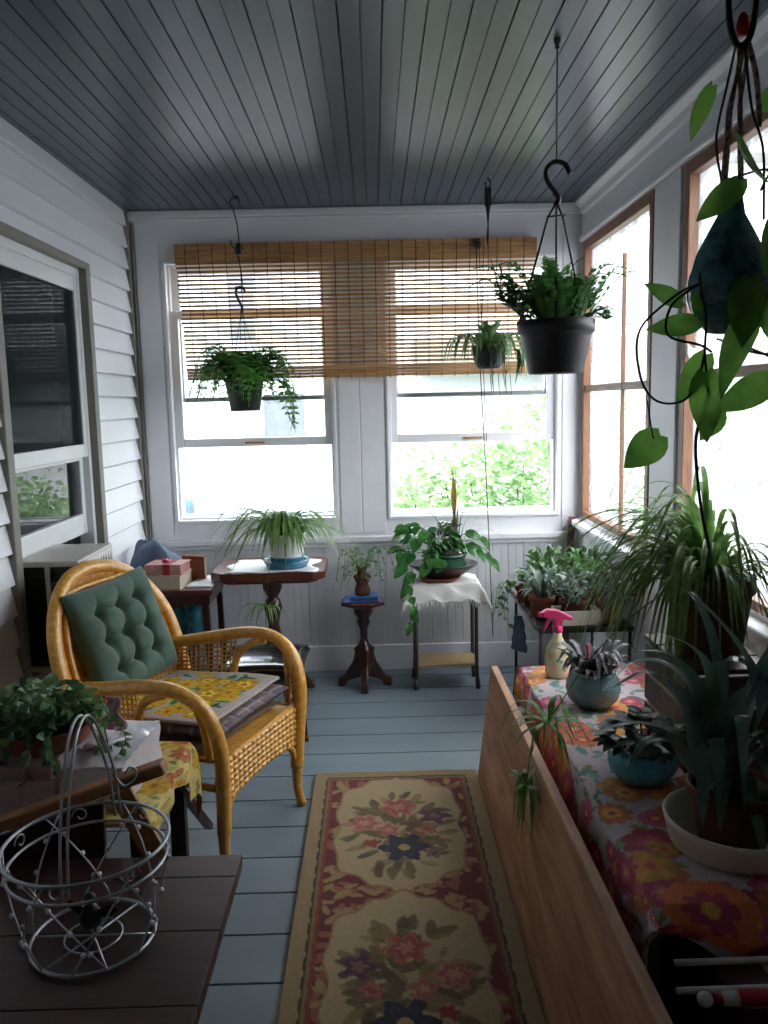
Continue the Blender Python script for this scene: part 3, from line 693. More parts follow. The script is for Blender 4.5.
# ================================================================== BACK ROW
# -- large pedestal table
t = thing('pedestal_table', 'dark red octagonal pedestal table under the left back window', 'table', (-.505, 3.83, 0))
def octa(w, d, c): return [(-w+c, -d), (w-c, -d), (w, -d+c), (w, d-c), (w-c, d), (-w+c, d), (-w, d-c), (-w, -d+c)]
b = MB(); b.prism(octa(.262, .19, .05), .042, 'z', .605); b.prism(octa(.225, .15, .04), .022, 'z', .585); b.build('top', M_['mahogx'], t, bevel=.006)
prof = [(.02, .13), (.036, .14), (.042, .17), (.03, .20), (.036, .23), (.045, .28), (.03, .33), (.025, .36), (.034, .40), (.044, .44), (.036, .475), (.022, .49), (.034, .51), (.046, .535), (.046, .565), (.06, .585), (.02, .586)]
MB().lathe(prof, 24).build('column', M_['mahog'], t)
for a in (.5, 2.07, 3.64, 5.21):
    b = MB(); q = V((math.cos(a), math.sin(a), 0))
    b.tube([q*.02+V((0,0,.17)), q*.08+V((0,0,.15)), q*.13+V((0,0,.08)), q*.17+V((0,0,.028)), q*.195+V((0,0,.024))], [.03, .026, .022, .022, .024], 8, n=14); b.build('foot', M_['mahog'], t)
m = MB(); m.grid(lambda u, v: ((u-.5)*.40+.02*math.sin(v*9), (v-.5)*.30+.012*math.sin(u*11), .6488+.0015*math.sin(u*30)*math.sin(v*20)), 20, 16)
o = m.build('table_mat', M_['paper'], None, solid=.002); o.location = (-.49, 3.79, 0); tag(o, 'rumpled white sheet under the spider plant on dark red table', 'table mat')
o = MB().lathe([(.03, 0), (.095, 0), (.105, .022), (.110, .034), (.104, .034), (.098, .022), (.085, .008), (.02, .007)], 32).build('plant_saucer', M_['bluegl'], None); o.location = (-.425, 3.77, .6505); tag(o, 'blue glazed saucer under the white pot of spider plant', 'saucer')
t = thing('spider_plant', 'bushy spider plant in a white pot on blue saucer, left window', 'potted plant', (-.425, 3.77, .658))
prof = [(.03, 0), (.07, 0), (.074, .004), (.080, .05), (.086, .10), (.091, .14), (.094, .15), (.088, .151), (.082, .135), (.03, .13)]
MB().lathe(prof, 32).build('pot', M_['white_cer'], t); b = MB(); b.lathe([(.0755, .006), (.0765, .02), (.0805, .038), (.0812, .044), (.079, .044), (.07, .03)], 32); b.build('blue_band', M_['bluegl'], t, label='blue glazed base band of the pot')
MB().lathe([(.01, .13), (.082, .134), (.01, .138)], 20).build('soil', M_['soil'], t)
def spider(b, c, n, L, w, seed, h=(.2, .9), drop=(.2, 1.0), sweep=None, asym=None, npt=14, base_r=.03):
    R.seed(seed)
    for i in range(n):
        a = R.uniform(*(sweep or (0, 2*PI))); ln = L*R.uniform(.55, 1.1)
        if asym: ln *= asym(a)
        q = V((math.cos(a), math.sin(a), 0)); u = R.uniform(*h); dr = R.uniform(*drop); c0 = V(c)+q*base_r*R.random()
        b.strap([c0, c0+q*ln*.25+V((0,0,ln*u*.55)), c0+q*ln*.6+V((0,0,ln*(u*.62-dr*.08))), c0+q*ln*.92+V((0,0,ln*(u*.35-dr*.6)))], w*R.uniform(.7, 1.15), npt, .3)
b = MB(); spider(b, (0,0,.14), 150, .33, .020, 2, (.15, .75), (.25, .8), asym=lambda a: .65 if math.sin(a) > .2 else (1.15 if math.cos(a) < -.3 else 1))
b.strap([(0,0,.14), (-.12,-.02,.215), (-.24,-.03,.16), (-.345,-.04,.06)], .018, 14, .3); b.strap([(0,0,.14), (-.1,-.05,.23), (-.22,-.06,.225), (-.30,-.07,.19)], .016, 14, .3)
b.build('leaves', M_['spider'], t)
b = MB(); b.tube([(-.05, -.14, .08), (-.055, -.21, .03), (-.07, -.215, -.10), (-.08, -.215, -.24)], .0015, 5, n=12); b.build('hanging_runner', M_['stem'], t); b = MB(); b.tube([(.0, 0, .15), (.015, 0, .24), (.05, 0, .26), (.11, 0, .275)], .001, 4, n=10); b.build('upright_runner', M_['stem'], t)
b = MB(); spider(b, (-.075, -.215, -.14), 18, .14, .010, 9, (-.2, .4), (.9, 1.6)); b.build('plantlet', M_['spider'], t)
# -- small pedestal table
t = thing('plant_stand', 'small dark red pedestal stand between the two back windows', 'table', (-.078, 3.95, 0))
MB().prism([(.115*math.cos(i*PI/4+.39)*1.0, .105*math.sin(i*PI/4+.39)) for i in range(8)], .02, 'z', .415).build('top', M_['mahogx'], t, bevel=.005)
prof = [(.01, .05), (.03, .06), (.04, .10), (.055, .135), (.045, .165), (.052, .19), (.03, .21), (.018, .235), (.018, .285), (.022, .30), (.034, .325), (.026, .345), (.046, .37), (.05, .395), (.045, .416), (.01, .416)]
MB().lathe(prof, 20).build('column', M_['mahog'], t)
for a in (-PI/2, -PI/2+PI/2, PI/2, PI):
    q = V((math.cos(a), math.sin(a), 0)); b = MB()
    pr = [(.02, .19), (.045, .17), (.06, .12), (.10, .06), (.132, .04), (.134, .0), (.10, .0), (.08, .03), (.02, .05)]
    b.prism(pr, .036, 'y', -.018); b.M = None
    rot = Matrix.Rotation(a, 4, 'Z'); b.v = [rot @ p for p in b.v]; b.build('foot', M_['mahog'], t, bevel=.006)
b = MB(); b.box(-.095, .085, -.06, .06, 0, .010); b.box(-.06, .075, -.05, .05, .010, .03); o = b.build('blue_tray', mat('blue_lacquer', S(58,92,150), .4, .25, 30), None, bevel=.004); o.location = (-.078, 3.94, .4355); tag(o, 'small stepped blue tray on the little red pedestal stand', 'tray')
t = thing('figurine_planter', 'small reddish figurine planter with thin sprigs on the blue tray', 'potted plant', (-.078, 3.94, .4660))
b = MB(); b.lathe([(.015, 0), (.036, .001), (.040, .02), (.034, .04), (.028, .055), (.036, .07), (.040, .085), (.034, .10), (.02, .105)], 18); b.ball((0, -.02, .115), .024, 12, (1, .9, 1)); b.ball((-.03, -.012, .09), .014, 10); b.ball((.03, -.012, .09), .014, 10); b.ball((-.015, -.02, .138), .009, 8); b.ball((.015, -.02, .138), .009, 8)
b.build('figurine_pot', M_['terra_d'], t)
R.seed(8); b = MB(); bs = MB()
for i in range(17):
    a = R.uniform(0, 2*PI); q = V((math.cos(a)*1.15, math.sin(a)*.5-.1, 0)); L = R.uniform(.07, .14); H = R.uniform(.04, .14)
    pts = smooth_path([V((0,0,.095)), q*L*.4+V((0,0,.095+H*.8)), q*L*.8+V((0,0,.10+H)), q*L*1.05+V((0,0,.095+H*R.uniform(-.3,.9)))], 10); bs.tube(pts, .0012, 4)
    for k in range(2, 10):
        for sg in (-1, 1):
            d = V((R.uniform(-1,1), R.uniform(-1,.3), R.uniform(-.8,.5))).normalized(); b.leaf(pts[k], pts[k]+d*R.uniform(.012,.026), .009, n=4)
b.strap([(0,0,.1), (-.05,-.02,.15), (-.09,-.03,.10), (-.115,-.04,-.01)], .02, 10); b.strap([(0,0,.1), (.06,-.02,.13), (.10,-.03,.12), (.125,-.03,.07)], .012, 10); b.strap([(0,0,.1), (-.03,-.03,.13), (-.07,-.04,.07), (-.085,-.04,0)], .018, 10)
b.build('leaves', M_['ivy'], t); bs.build('stems', M_['stem'], t)
# -- stand with lace cloth
t = thing('wicker_stand', 'square plant stand on thin legs with a straw shelf, lace covered', 'plant stand', (.325, 3.95, 0))
for sx in (-1, 1):
    for sy in (-1, 1):
        b = MB(); b.tube([(sx*.150, sy*.088, 0), (sx*.146, sy*.086, .12), (sx*.145, sy*.085, .52)], .0095, 8); b.tube([(sx*.153, sy*.09, 0), (sx*.15, sy*.088, .05)], .012, 8); b.build('leg', M_['tubeleg'], t)
MB().box(-.15, .15, -.092, .092, .112, .128).build('lower_shelf', M_['caning'], t, bevel=.004)
b = MB(); b.box(-.155, .155, -.098, .098, .505, .525); b.build('top', M_['caning'], t, bevel=.004)
b = MB()
def lace(u, v):
    x = (u-.5)*.52; y = (v-.5)*.40; ax, ay = abs(x), abs(y)
    ex, ey = max(0, ax-.16), max(0, ay-.105); e = math.hypot(ex, ey); corner = min(ex, ey)
    z = .530-e*.88+.006*math.sin(x*70)*min(1, e*20)*1; k = .36
    X = math.copysign(min(ax, .16)+ex*k+corner*.25, x); Y = math.copysign(min(ay, .105)+ey*k+corner*.25, y)
    if e > 0: z -= .006*math.sin(y*60+x*40)
    return (X, Y, z)
b.grid(lace, 60, 48)
o = b.build('lace_doily', M_['lace'], None, solid=.002); o.location = (.325, 3.95, 0); tag(o, 'white fringed lace doily draped over the wicker stand', 'doily')
b = MB(); R.seed(4); vs = []; per = [(i/90, 0) for i in range(90)]+[(1, i/70) for i in range(70)]+[(1-i/90, 1) for i in range(90)]+[(0, 1-i/70) for i in range(70)]
for k, uv in enumerate(per):
    p = V(lace(*uv)); vs += [p+V((0,0,.004)), p+V((R.uniform(-.004,.004), R.uniform(-.004,.004), -(R.uniform(.022,.04) if k % 2 else .002)))]
n = len(per); b.add(vs, [(2*k, 2*k+1, 2*((k+1) % n)+1, 2*((k+1) % n)) for k in range(n)])
b.build('fringe', M_['lace'], o)
o = MB().lathe([(.03, 0), (.085, .004), (.10, .012), (.104, .018), (.09, .014), (.02, .010)], 28).build('plant_saucer', M_['terra'], None); o.location = (.30, 3.93, .532); tag(o, 'brown saucer under the dark bowl on the lace doily', 'saucer')
o = MB().lathe([(.04, .0), (.08, .0), (.12, .028), (.165, .06), (.172, .068), (.165, .07), (.115, .04), (.075, .012), (.02, .010)], 36, ax=1, ay=.8).build('shallow_bowl', M_['bowl'], None); o.location = (.318, 3.94, .545); tag(o, 'wide dark brown bowl holding the green glazed pot', 'bowl')
t = thing('dish_garden', 'mixed foliage plant with a tall spike in a green glazed pot', 'potted plant', (.33, 3.94, .5565))
MB().lathe([(.03, 0), (.075, 0), (.09, .02), (.105, .05), (.108, .07), (.100, .085), (.103, .095), (.108, .10), (.106, .108), (.098, .108), (.092, .09), (.03, .088)], 36).build('pot', M_['greengl'], t)
MB().lathe([(.01, .088), (.094, .094), (.01, .10)], 20).build('soil', M_['soil'], t)
R.seed(31); b = MB(); bs = MB()
for i in range(36):
    a = R.uniform(0, 2*PI); q = V((math.cos(a), math.sin(a)*.6, 0)); L = R.uniform(.05, .2); H = R.uniform(.0, .15); e = V((-.05, 0, .11))+q*L+V((0,0,H)); bs.tube([(-.02, 0, .1), V((-.03,0,.1+H*.7))+q*L*.4, e], .002, 4, n=6)
    for k in range(2):
        d = (q+V((R.uniform(-.7,.7), R.uniform(-.7,.3), R.uniform(-.9,.2)))).normalized(); b.leaf(e, e+d*R.uniform(.05,.09), R.uniform(.03,.055), heart=True)
for (x, z, sz) in ((-.17, .10, .09), (-.20, .04, .08), (-.16, .0, .07), (-.185, -.06, .06), (-.14, .16, .08), (-.10, .2, .07), (-.21, .10, .07), (-.06, .08, .09), (-.02, .06, .085), (-.09, .04, .08)):
    b.leaf((x, -.10, z+.03), (x-R.uniform(.02,.06), -.13, z-.03), sz*.75, (-.2,-1,.3), heart=True)
vine = [(-.08, -.06, .1), (-.16, -.12, .07), (-.19, -.15, -.03), (-.165, -.16, -.12), (-.185, -.16, -.20)]
bs.tube(vine, .002, 5, n=20); vp = smooth_path(vine, 9)
for k in range(3, 9): b.leaf(vp[k], vp[k]+V((R.uniform(-.05,.04), -.02, -R.uniform(.03,.06))), .04, (0,-1,.2), heart=True)
for x, z in ((.15, .10), (.19, .08), (.22, .05), (.17, .16)): b.leaf((x, -.06, z+.03), (x+.03, -.09, z-.03), .035, (.2,-1,.3), heart=True)
bs.tube([(.05,0,.1), (.13,-.04,.15), (.2,-.06,.12), (.23,-.08,.06)], .002, 5, n=12)
b.build('heart_leaves', leafmat('glossy_heart_leaf', S(34,84,42), S(84,142,72), .25, .3), t); bs.build('stems', M_['stem'], t)
b = MB(); R.seed(12)
for i in range(80):
    p = V((R.uniform(-.04, .05), R.uniform(-.05,.04), R.uniform(.10, .25))); d = V((R.uniform(-1,1), R.uniform(-1,.5), R.uniform(-.2,1))).normalized(); b.leaf(p, p+d*R.uniform(.025,.05), .012, n=4)
b.build('dark_sprigs', M_['violet_leaf'], t)
b = MB()
for i in range(7): b.strap([(.045, 0, .1), (.047+R.uniform(-.006,.006), 0, .25), (.046+R.uniform(-.012,.012), 0, .38), (.042+R.uniform(-.02,.02), 0, R.uniform(.42,.56))], .012, 10, .3, up=(0,-1,0))
b.build('spike', M_['yellow_leaf'], t)
b = MB()
for (x, z, zz) in ((.26, .24, .16), (.20, .27, .10), (.31, .22, .14), (.16, .3, .22), (.12, .32, .3)): b.strap([(.06, 0, .1), (x*.5, -.03, z), (x*.8, -.05, z-.01), (x*1.02, -.06, zz)], .010, 14, .3)
for (x, z, zz) in ((-.12, .25, .2), (-.08, .30, .33)): b.strap([(.03, 0, .1), (x*.5, -.03, z*.9), (x*.8, -.05, z), (x*1.05, -.06, zz)], .010, 14, .3)
b.build('arching_blades', M_['grey_leaf'], t)
# ================================================================== printed cloth patterns (colour per vertex, numpy)
def lin(c): return np.array(S(*c)[:3])
def flower_pattern(P, seed, base, pal, greens, dens, rmin, rmax, area):
    # P: (n,2) cloth coordinates in metres
    rg = np.random.RandomState(seed); out = np.tile(lin(base), (len(P), 1)); (x0, x1, y0, y1) = area
    n = int(dens*(x1-x0)*(y1-y0))
    def paint(mask, c): out[mask] = c
    for i in range(int(n*2.2)):      # leaves
        c = np.array([rg.uniform(x0, x1), rg.uniform(y0, y1)]); a = rg.uniform(0, 2*PI); L = rg.uniform(.4, .9)*rmax
        d = P-c; u = d[:,0]*math.cos(a)+d[:,1]*math.sin(a); v = -d[:,0]*math.sin(a)+d[:,1]*math.cos(a)
        m = (abs(u) < L*.5) & (abs(v) < L*.22*np.sqrt(np.clip(1-(2*u/L)**2, 0, 1)))
        paint(m, lin(greens[rg.randint(len(greens))])*(1+.25*rg.uniform(-1, 1)))
    for i in range(n):
        c = np.array([rg.uniform(x0, x1), rg.uniform(y0, y1)]); r = rg.uniform(rmin, rmax); k = rg.randint(5, 12); ph = rg.uniform(0, 6)
        d = P-c; rr = np.hypot(d[:,0], d[:,1]); an = np.arctan2(d[:,1], d[:,0])
        pet = r*(.82+.18*abs(np.cos(k*an/2+ph))); col = pal[rg.randint(len(pal))]
        m = rr < pet; f = rr/np.maximum(pet, 1e-6)
        cc = lin(col[0])[None]*(1-np.clip(f, 0, 1))[:,None]*.35+lin(col[0])[None]*.65*np.ones((len(P), 1))+.0
        out[m] = (cc*(1+.18*np.cos(k*an+ph))[:,None])[m]
        m2 = rr < .52*r*(.6+.4*abs(np.cos(k*an/2+ph*1.3))); paint(m2, lin(col[1])); paint(rr < .2*r, lin(col[2]))
    return out
def setcol(b, cols): b.col = list(b.col)+[tuple(c) for c in cols]
def put(b, name, m, label, cat, loc=(0,0,0), rz=0, group=None, **kw):
    o = b.build(name, m, None, **kw); o.location = loc; o.rotation_euler = (0,0,rz); return tag(o, label, cat, group)

# ================================================================== RUG
RW, RL = .605, 2.3
def rug_cols(P):
    x = P[:,0]; v = P[:,1]; n = len(P); rg = np.random.RandomState(5)
    out = np.tile(lin((156,134,98)), (n, 1)); e = np.minimum(np.minimum(x, RW-x), np.minimum(v, RL-v))
    e = e+.0015*np.sin(v*90)+.001*np.sin(x*130)
    out[e > .043] = lin((52,40,36)); out[e > .051] = lin((128,108,66)); out[e > .062] = lin((120,40,40)); out[e > .066] = lin((150,60,54)); out[e > .070] = lin((104,32,36))
    fx = x-RW/2
    for i in range(900):    # small scrolls in the red ground
        c = (rg.uniform(.075, RW-.075), rg.uniform(.08, RL-.08)); a = rg.uniform(0, PI); L = rg.uniform(.016, .034)
        dx, dv = x-c[0], v-c[1]; u = dx*math.cos(a)+dv*math.sin(a); w = -dx*math.sin(a)+dv*math.cos(a)
        m = ((u/L)**2+(w/(L*.42))**2 < 1) & (e > .072); out[m] = lin((156,132,88) if i % 3 else (150,88,70))
    for k in range(4):
        c = .405+.735*k; dv = v-c; q = np.abs(dv)/.345; an = np.arctan2(dv/.345, fx/.20)
        rr = (np.abs(fx/.205)**2.6+np.abs(dv/.345)**2.6)**(1/2.6); rr = rr*(1+.04*np.cos(6*an)+.03*np.cos(14*an))
        edge = rr < 1; out[(rr < 1.03) & (e > .07)] = lin((150,112,76)); out[edge & (e > .07)] = lin((176,158,122))
        inner = (rr < .93) & (rr > .9); out[inner] = lin((180,158,116))
        def blob(px, pv, r, col, lobes=5, ph=0, col2=None, rc=.35):
            r *= 1.28; px *= 1.2; pv *= 1.2; d0, d1 = fx-px+.003*np.sin(dv*140), dv-pv+.003*np.sin(fx*170); r_ = np.hypot(d0, d1); a_ = np.arctan2(d1, d0)
            p_ = r*(.8+.2*np.cos(lobes*a_+ph)); m = r_ < p_; out[m] = lin(col)*1.0
            if col2: out[r_ < p_*.72] = lin(col2[0]); out[r_ < p_*.42] = lin(col2[1])
            return r_
        for i in range(120):
            a = rg.uniform(0, 2*PI); ra = rg.uniform(.2, 1.08); px, pv = .16*ra*math.cos(a), .25*ra*math.sin(a)+.02; th = a+rg.uniform(-.7,.7); L = rg.uniform(.022, .042)
            d0, d1 = fx-px, dv-pv; u = d0*math.cos(th)+d1*math.sin(th); w = -d0*math.sin(th)+d1*math.cos(th)
            m = (u/L)**2+(w/(L*.38))**2 < 1; out[m] = .2*out[m]+.8*lin(((112,96,56), (96,84,54), (136,116,72), (86,72,50))[i % 4])*(1+.2*rg.uniform(-1,1))
        s = 1 if k % 2 == 0 else -1
        rose = ((170,96,84), ((150,70,64), (182,120,104)))
        blob(0*s, -.105, .052, rose[0], 6, 1, rose[1]); blob(-.095*s, -.02, .046, (176,118,98), 6, 0, ((160,86,76), (190,140,116)))
        blob(.10*s, -.05, .046, (104,66,76), 5, 0, ((78,50,66), (130,92,92))); blob(-.03*s, .02, .034, (174,110,96), 5, 2, ((160,92,80), (186,136,110)))
        blob(.075*s, .02, .03, (150,84,74), 5, 2, ((170,110,92), (140,70,64))); blob(-.075*s, .085, .022, (150,56,58), 5)
        blob(.085*s, .14, .026, (120,84,84), 5, 1, ((150,110,90), (100,70,70)))
        blob(.01*s, .11, .066, (44,46,66), 6, 0, ((56,56,80), (40,42,60))); r_ = np.hypot(fx-.012*s, dv-.132); out[r_ < .019] = lin((176,150,96))
        for px, sg in ((-.06, 1), (0, 0), (.06, 1)):  # knot of flowers in the red band between medallions
            blob(px, .37, .03, (168,116,96) if sg else (70,84,78), 5, 0, ((150,92,76), (182,150,110)) if sg else ((96,110,96), (60,70,70)))
    return out*np.array([.80,.78,.74])*(.84+.16*rg.rand(n))[:,None]
nu, nv = 152, 560
b = MB(); b.grid(lambda u, v: (u*RW, -v*RL, .008+.0008*math.sin(u*60)*math.sin(v*50)), nu, nv)
P = np.array([(i/(nu-1)*RW, j/(nv-1)*RL) for i in range(nu) for j in range(nv)]); setcol(b, rug_cols(P))
put(b, 'runner_rug', M_['vrug'], 'long floral runner rug with red and cream medallions on the blue floor', 'rug', (-.253, 2.945, .0012), solid=.012)

# ================================================================== RIGHT SIDE: BENCH, CLOTH, BOARD
BT = .455
t = thing('bench_chest', 'dark wooden chest hidden under the bright flowered tablecloth', 'chest', (.765, 2.15, 0))
b = MB(); b.box(-.235, .235, -.70, .64, 0, BT-.025); b.build('body', M_['plank'], t, bevel=.004); MB().box(-.255, .255, -.72, .66, BT-.025, BT-.009).build('lid', M_['plank'], t, bevel=.006)
x0, x1, y0, y1 = .50, 1.02, 1.42, 2.82; DR = .26
LU, LV = DR+(x1-x0), .14+(y1-y0)+.16
def drape(u, v):
    s = u*LU; tt = v*LV; sag = 0
    # s: 0 hem left .. DR edge .. LU right;  tt: 0 near hem .. .14 edge .. far hem
    ex = max(0, DR-s); ny = max(0, .14-tt); fy = max(0, tt-.14-(y1-y0))
    X = x0+(s-DR) if s >= DR else x0; Y = y0+min(max(tt-.14, 0), y1-y0); Z = BT
    rad = .022
    if ex > 0:
        hem = .17+.04*math.sin(tt*7+1)+.03*math.sin(tt*3.1); hem *= .45+.55*min(1, tt/.55)
        Z -= min(ex, DR)*hem/DR*1.0; k = min(1, ex/.10); X -= .010*k+k*.010*(1+math.sin(tt*26+.8*math.sin(tt*9)))*min(1, ex*6)
    if ny > 0:
        Z -= ny*(.52+.36*math.sin((s-DR)*15-1.35)); k = min(1, ny/.06); Y -= .03*k+k*.010*(1+math.sin(s*34))
    if fy > 0:
        Z -= fy*.95; Y += .02*min(1, fy/.05)+.008*math.sin(s*30)*min(1, fy*10)
    if ex > 0 and (ny > 0 or fy > 0): Z += min(ex, .1)*.35
    # soften the fold
    de = min(abs(s-DR), .03); Z -= .006*(1-de/.03)
    Z += .0022*math.sin(X*40+Y*13)*math.sin(Y*31)*(1 if ex == 0 and ny == 0 else 2)
    return (X, Y, Z)
nu, nv = 150, 330
b = MB(); b.grid(drape, nu, nv)
P = np.array([(i/(nu-1)*LU, j/(nv-1)*LV) for i in range(nu) for j in range(nv)])
fl_pal = [((232,124,30), (178,36,70), (240,190,60)), ((214,70,120), (236,120,150), (240,200,70)), ((190,40,84), (226,90,130), (238,180,60)), ((236,176,40), (226,140,40), (200,70,60)), ((226,110,150), (200,50,96), (240,200,90)), ((236,140,40), (240,180,60), (190,50,80))]
cols = flower_pattern(P, 11, (204,196,200), fl_pal, [(40,140,124), (70,160,130), (30,120,110), (110,160,90), (90,170,160)], 165, .028, .068, (0, LU, 0, LV))
# the big orange bloom with the dark pink heart near the front corner
c = (DR+.105, .125)
d = P-np.array(c); rr = np.hypot(d[:,0], d[:,1]); an = np.arctan2(d[:,1], d[:,0])
cols[rr < .092*(.9+.1*np.abs(np.cos(6*an)))] = lin((238,120,30)); m = (rr < .056*(.72+.28*np.abs(np.cos(4*an)))) & (rr > .012); cols[m] = lin((178,34,72)); cols[rr < .018] = lin((236,190,50)); cols = cols*.78+lin((206,158,160))*.22
setcol(b, cols); put(b, 'tablecloth', M_['vcloth'], 'bright orange and pink flowered tablecloth draped over the long chest', 'tablecloth', (0,0,0))
b = MB(); b.add([(.353, .88, .0), (.378, .88, 0), (.353, 2.90, 0), (.378, 2.90, 0), (.412, .88, .448), (.437, .88, .450), (.405, 2.90, .432), (.430, 2.90, .434)], [(0,1,3,2), (4,6,7,5), (0,4,5,1), (2,3,7,6), (0,2,6,4), (1,5,7,3)])
put(b, 'plywood_board', M_['ply'], 'long raw plywood board standing on edge beside the flowered tablecloth', 'board', bevel=.003)
# -- spray bottle
t = thing('spray_bottle', 'spray bottle with magenta trigger head at far end of tablecloth', 'spray bottle', (.605, 2.70, BT+.003))
b = MB(); b.lathe([(.02, 0), (.038, .002), (.041, .01), (.041, .075), (.036, .10), (.022, .125), (.015, .14), (.014, .165), (.01, .166)], 24); b.build('bottle', M_['bottle'], t)
MB().lathe([(.0418, .02), (.0420, .022), (.0420, .07), (.0418, .072)], 24).build('label_sleeve', M_['bottle_art'], t)
b = MB(); b.lathe([(.016, .155), (.017, .158), (.017, .178), (.012, .18)], 16); b.build('collar', M_['pinkpl'], t)
b = MB(); b.prism([(-.055, .225), (-.035, .236), (.0, .232), (.05, .205), (.048, .196), (.018, .20), (.014, .172), (-.014, .172), (-.014, .20), (-.05, .208)], .026, 'y', -.013); b.build('head', M_['pinkpl'], t, bevel=.004)
b = MB(); b.tube([(-.025, 0, .21), (-.036, 0, .185), (-.045, 0, .168), (-.05, 0, .155)], [.006, .006, .005, .004], 8); b.build('trigger', M_['pinkpl'], t); MB().obox((-.058, 0, .217), (.014, .016, .016)).build('nozzle', M_['pinkpl'], t, bevel=.003)
# -- teal pot with dark leaves
t = thing('purple_leaf_plant', 'dark purple leaved plant in a round pale teal pot on tablecloth', 'potted plant', (.655, 2.43, BT+.003))
MB().lathe([(.03, 0), (.055, .001), (.076, .025), (.084, .055), (.078, .085), (.066, .10), (.07, .11), (.062, .11), (.056, .095), (.02, .094)], 32).build('pot', M_['tealgl'], t)
MB().lathe([(.01, .095), (.058, .098), (.01, .102)], 18).build('soil', M_['soil'], t)
b = MB(); R.seed(41)
for i in range(46):
    a = R.uniform(0, 2*PI); q = V((math.cos(a), math.sin(a), 0)); L = R.uniform(.04, .125); H = R.uniform(.05, .11); p = V((0,0,.10))+q*R.uniform(0, .04)
    b.strap([p, p+q*L*.4+V((0,0,H*.6)), p+q*L*.8+V((0,0,H*.8)), p+q*L*1.1+V((0,0,H*.45))], .022, 9, .25)
b.build('leaves', M_['violet_leaf'], t); b = MB()
for i in range(10):
    a = R.uniform(0, 2*PI); q = V((math.cos(a), math.sin(a), 0)); p = V((0,0,.11))+q*.03; L = R.uniform(.05, .1)
    b.strap([p, p+q*L*.4+V((0,0,.06)), p+q*L*.8+V((0,0,.08)), p+q*L*1.2+V((0,0,.05))], .02, 9, .25)
b.build('silver_leaves', leafmat('dusky_leaf', S(84,84,92), S(130,130,138), .15), t)
b = MB(); b.tube([(-.02, -.02, .1), (-.024, -.02, .20)], .004, 6, n=5); b.build('red_stalk', M_['redpl'], t)
# -- turquoise pot with felt leaves
t = thing('felt_leaf_plant', 'grey green felt leaved plant in a ribbed turquoise bowl pot', 'potted plant', (.645, 1.93, BT+.003))
b = MB(); n = 36
prof = [(.03, 0), (.058, .001), (.078, .028), (.084, .05), (.078, .072), (.068, .082), (.062, .08), (.03, .07)]
b.lathe(prof, 72); off = 0
for i, (r0, z0) in enumerate(prof):
    for j in range(72):
        p = b.v[off+i*72+j]; k = 1+.03*math.cos(j*PI/3)*(1 if 0 < i < 6 else 0); b.v[off+i*72+j] = V((p.x*k, p.y*k, p.z))
b.build('pot', M_['turq'], t); MB().lathe([(.01, .07), (.06, .074), (.01, .078)], 18).build('soil', M_['soil'], t)
b = MB(); R.seed(43)
for i in range(190):
    a = R.uniform(0, 2*PI); q = V((math.cos(a), math.sin(a), 0)); L = .098*R.random()**.6; H = .085-L*.55+R.uniform(-.015,.01); p = V((0,0,.075))+q*L+V((0,0,H)); d = (q+V((0,0,R.uniform(-.3,.3)))).normalized()
    b.leaf(p, p+d*R.uniform(.032,.05), R.uniform(.026,.04), V((0,0,1))-q*.3, bend=.08, heart=True, fold=.2)
b.build('leaves', M_['grey_leaf'] if 0 else leafmat('felt_leaf', S(60,78,66), S(110,126,110), .15), t); b = MB()
for i in range(8): 
    a = R.uniform(0, 6.28); b.tube([(0,0,.07), (.03*math.cos(a), .03*math.sin(a), .11), (.06*math.cos(a), .06*math.sin(a), .13)], .003, 5, n=6)
b.tube([(0, -.02, .08), (.012, -.02, .14), (.01, -.02, .165)], .005, 6); b.build('leaf_stalks', M_['redpl'], t)
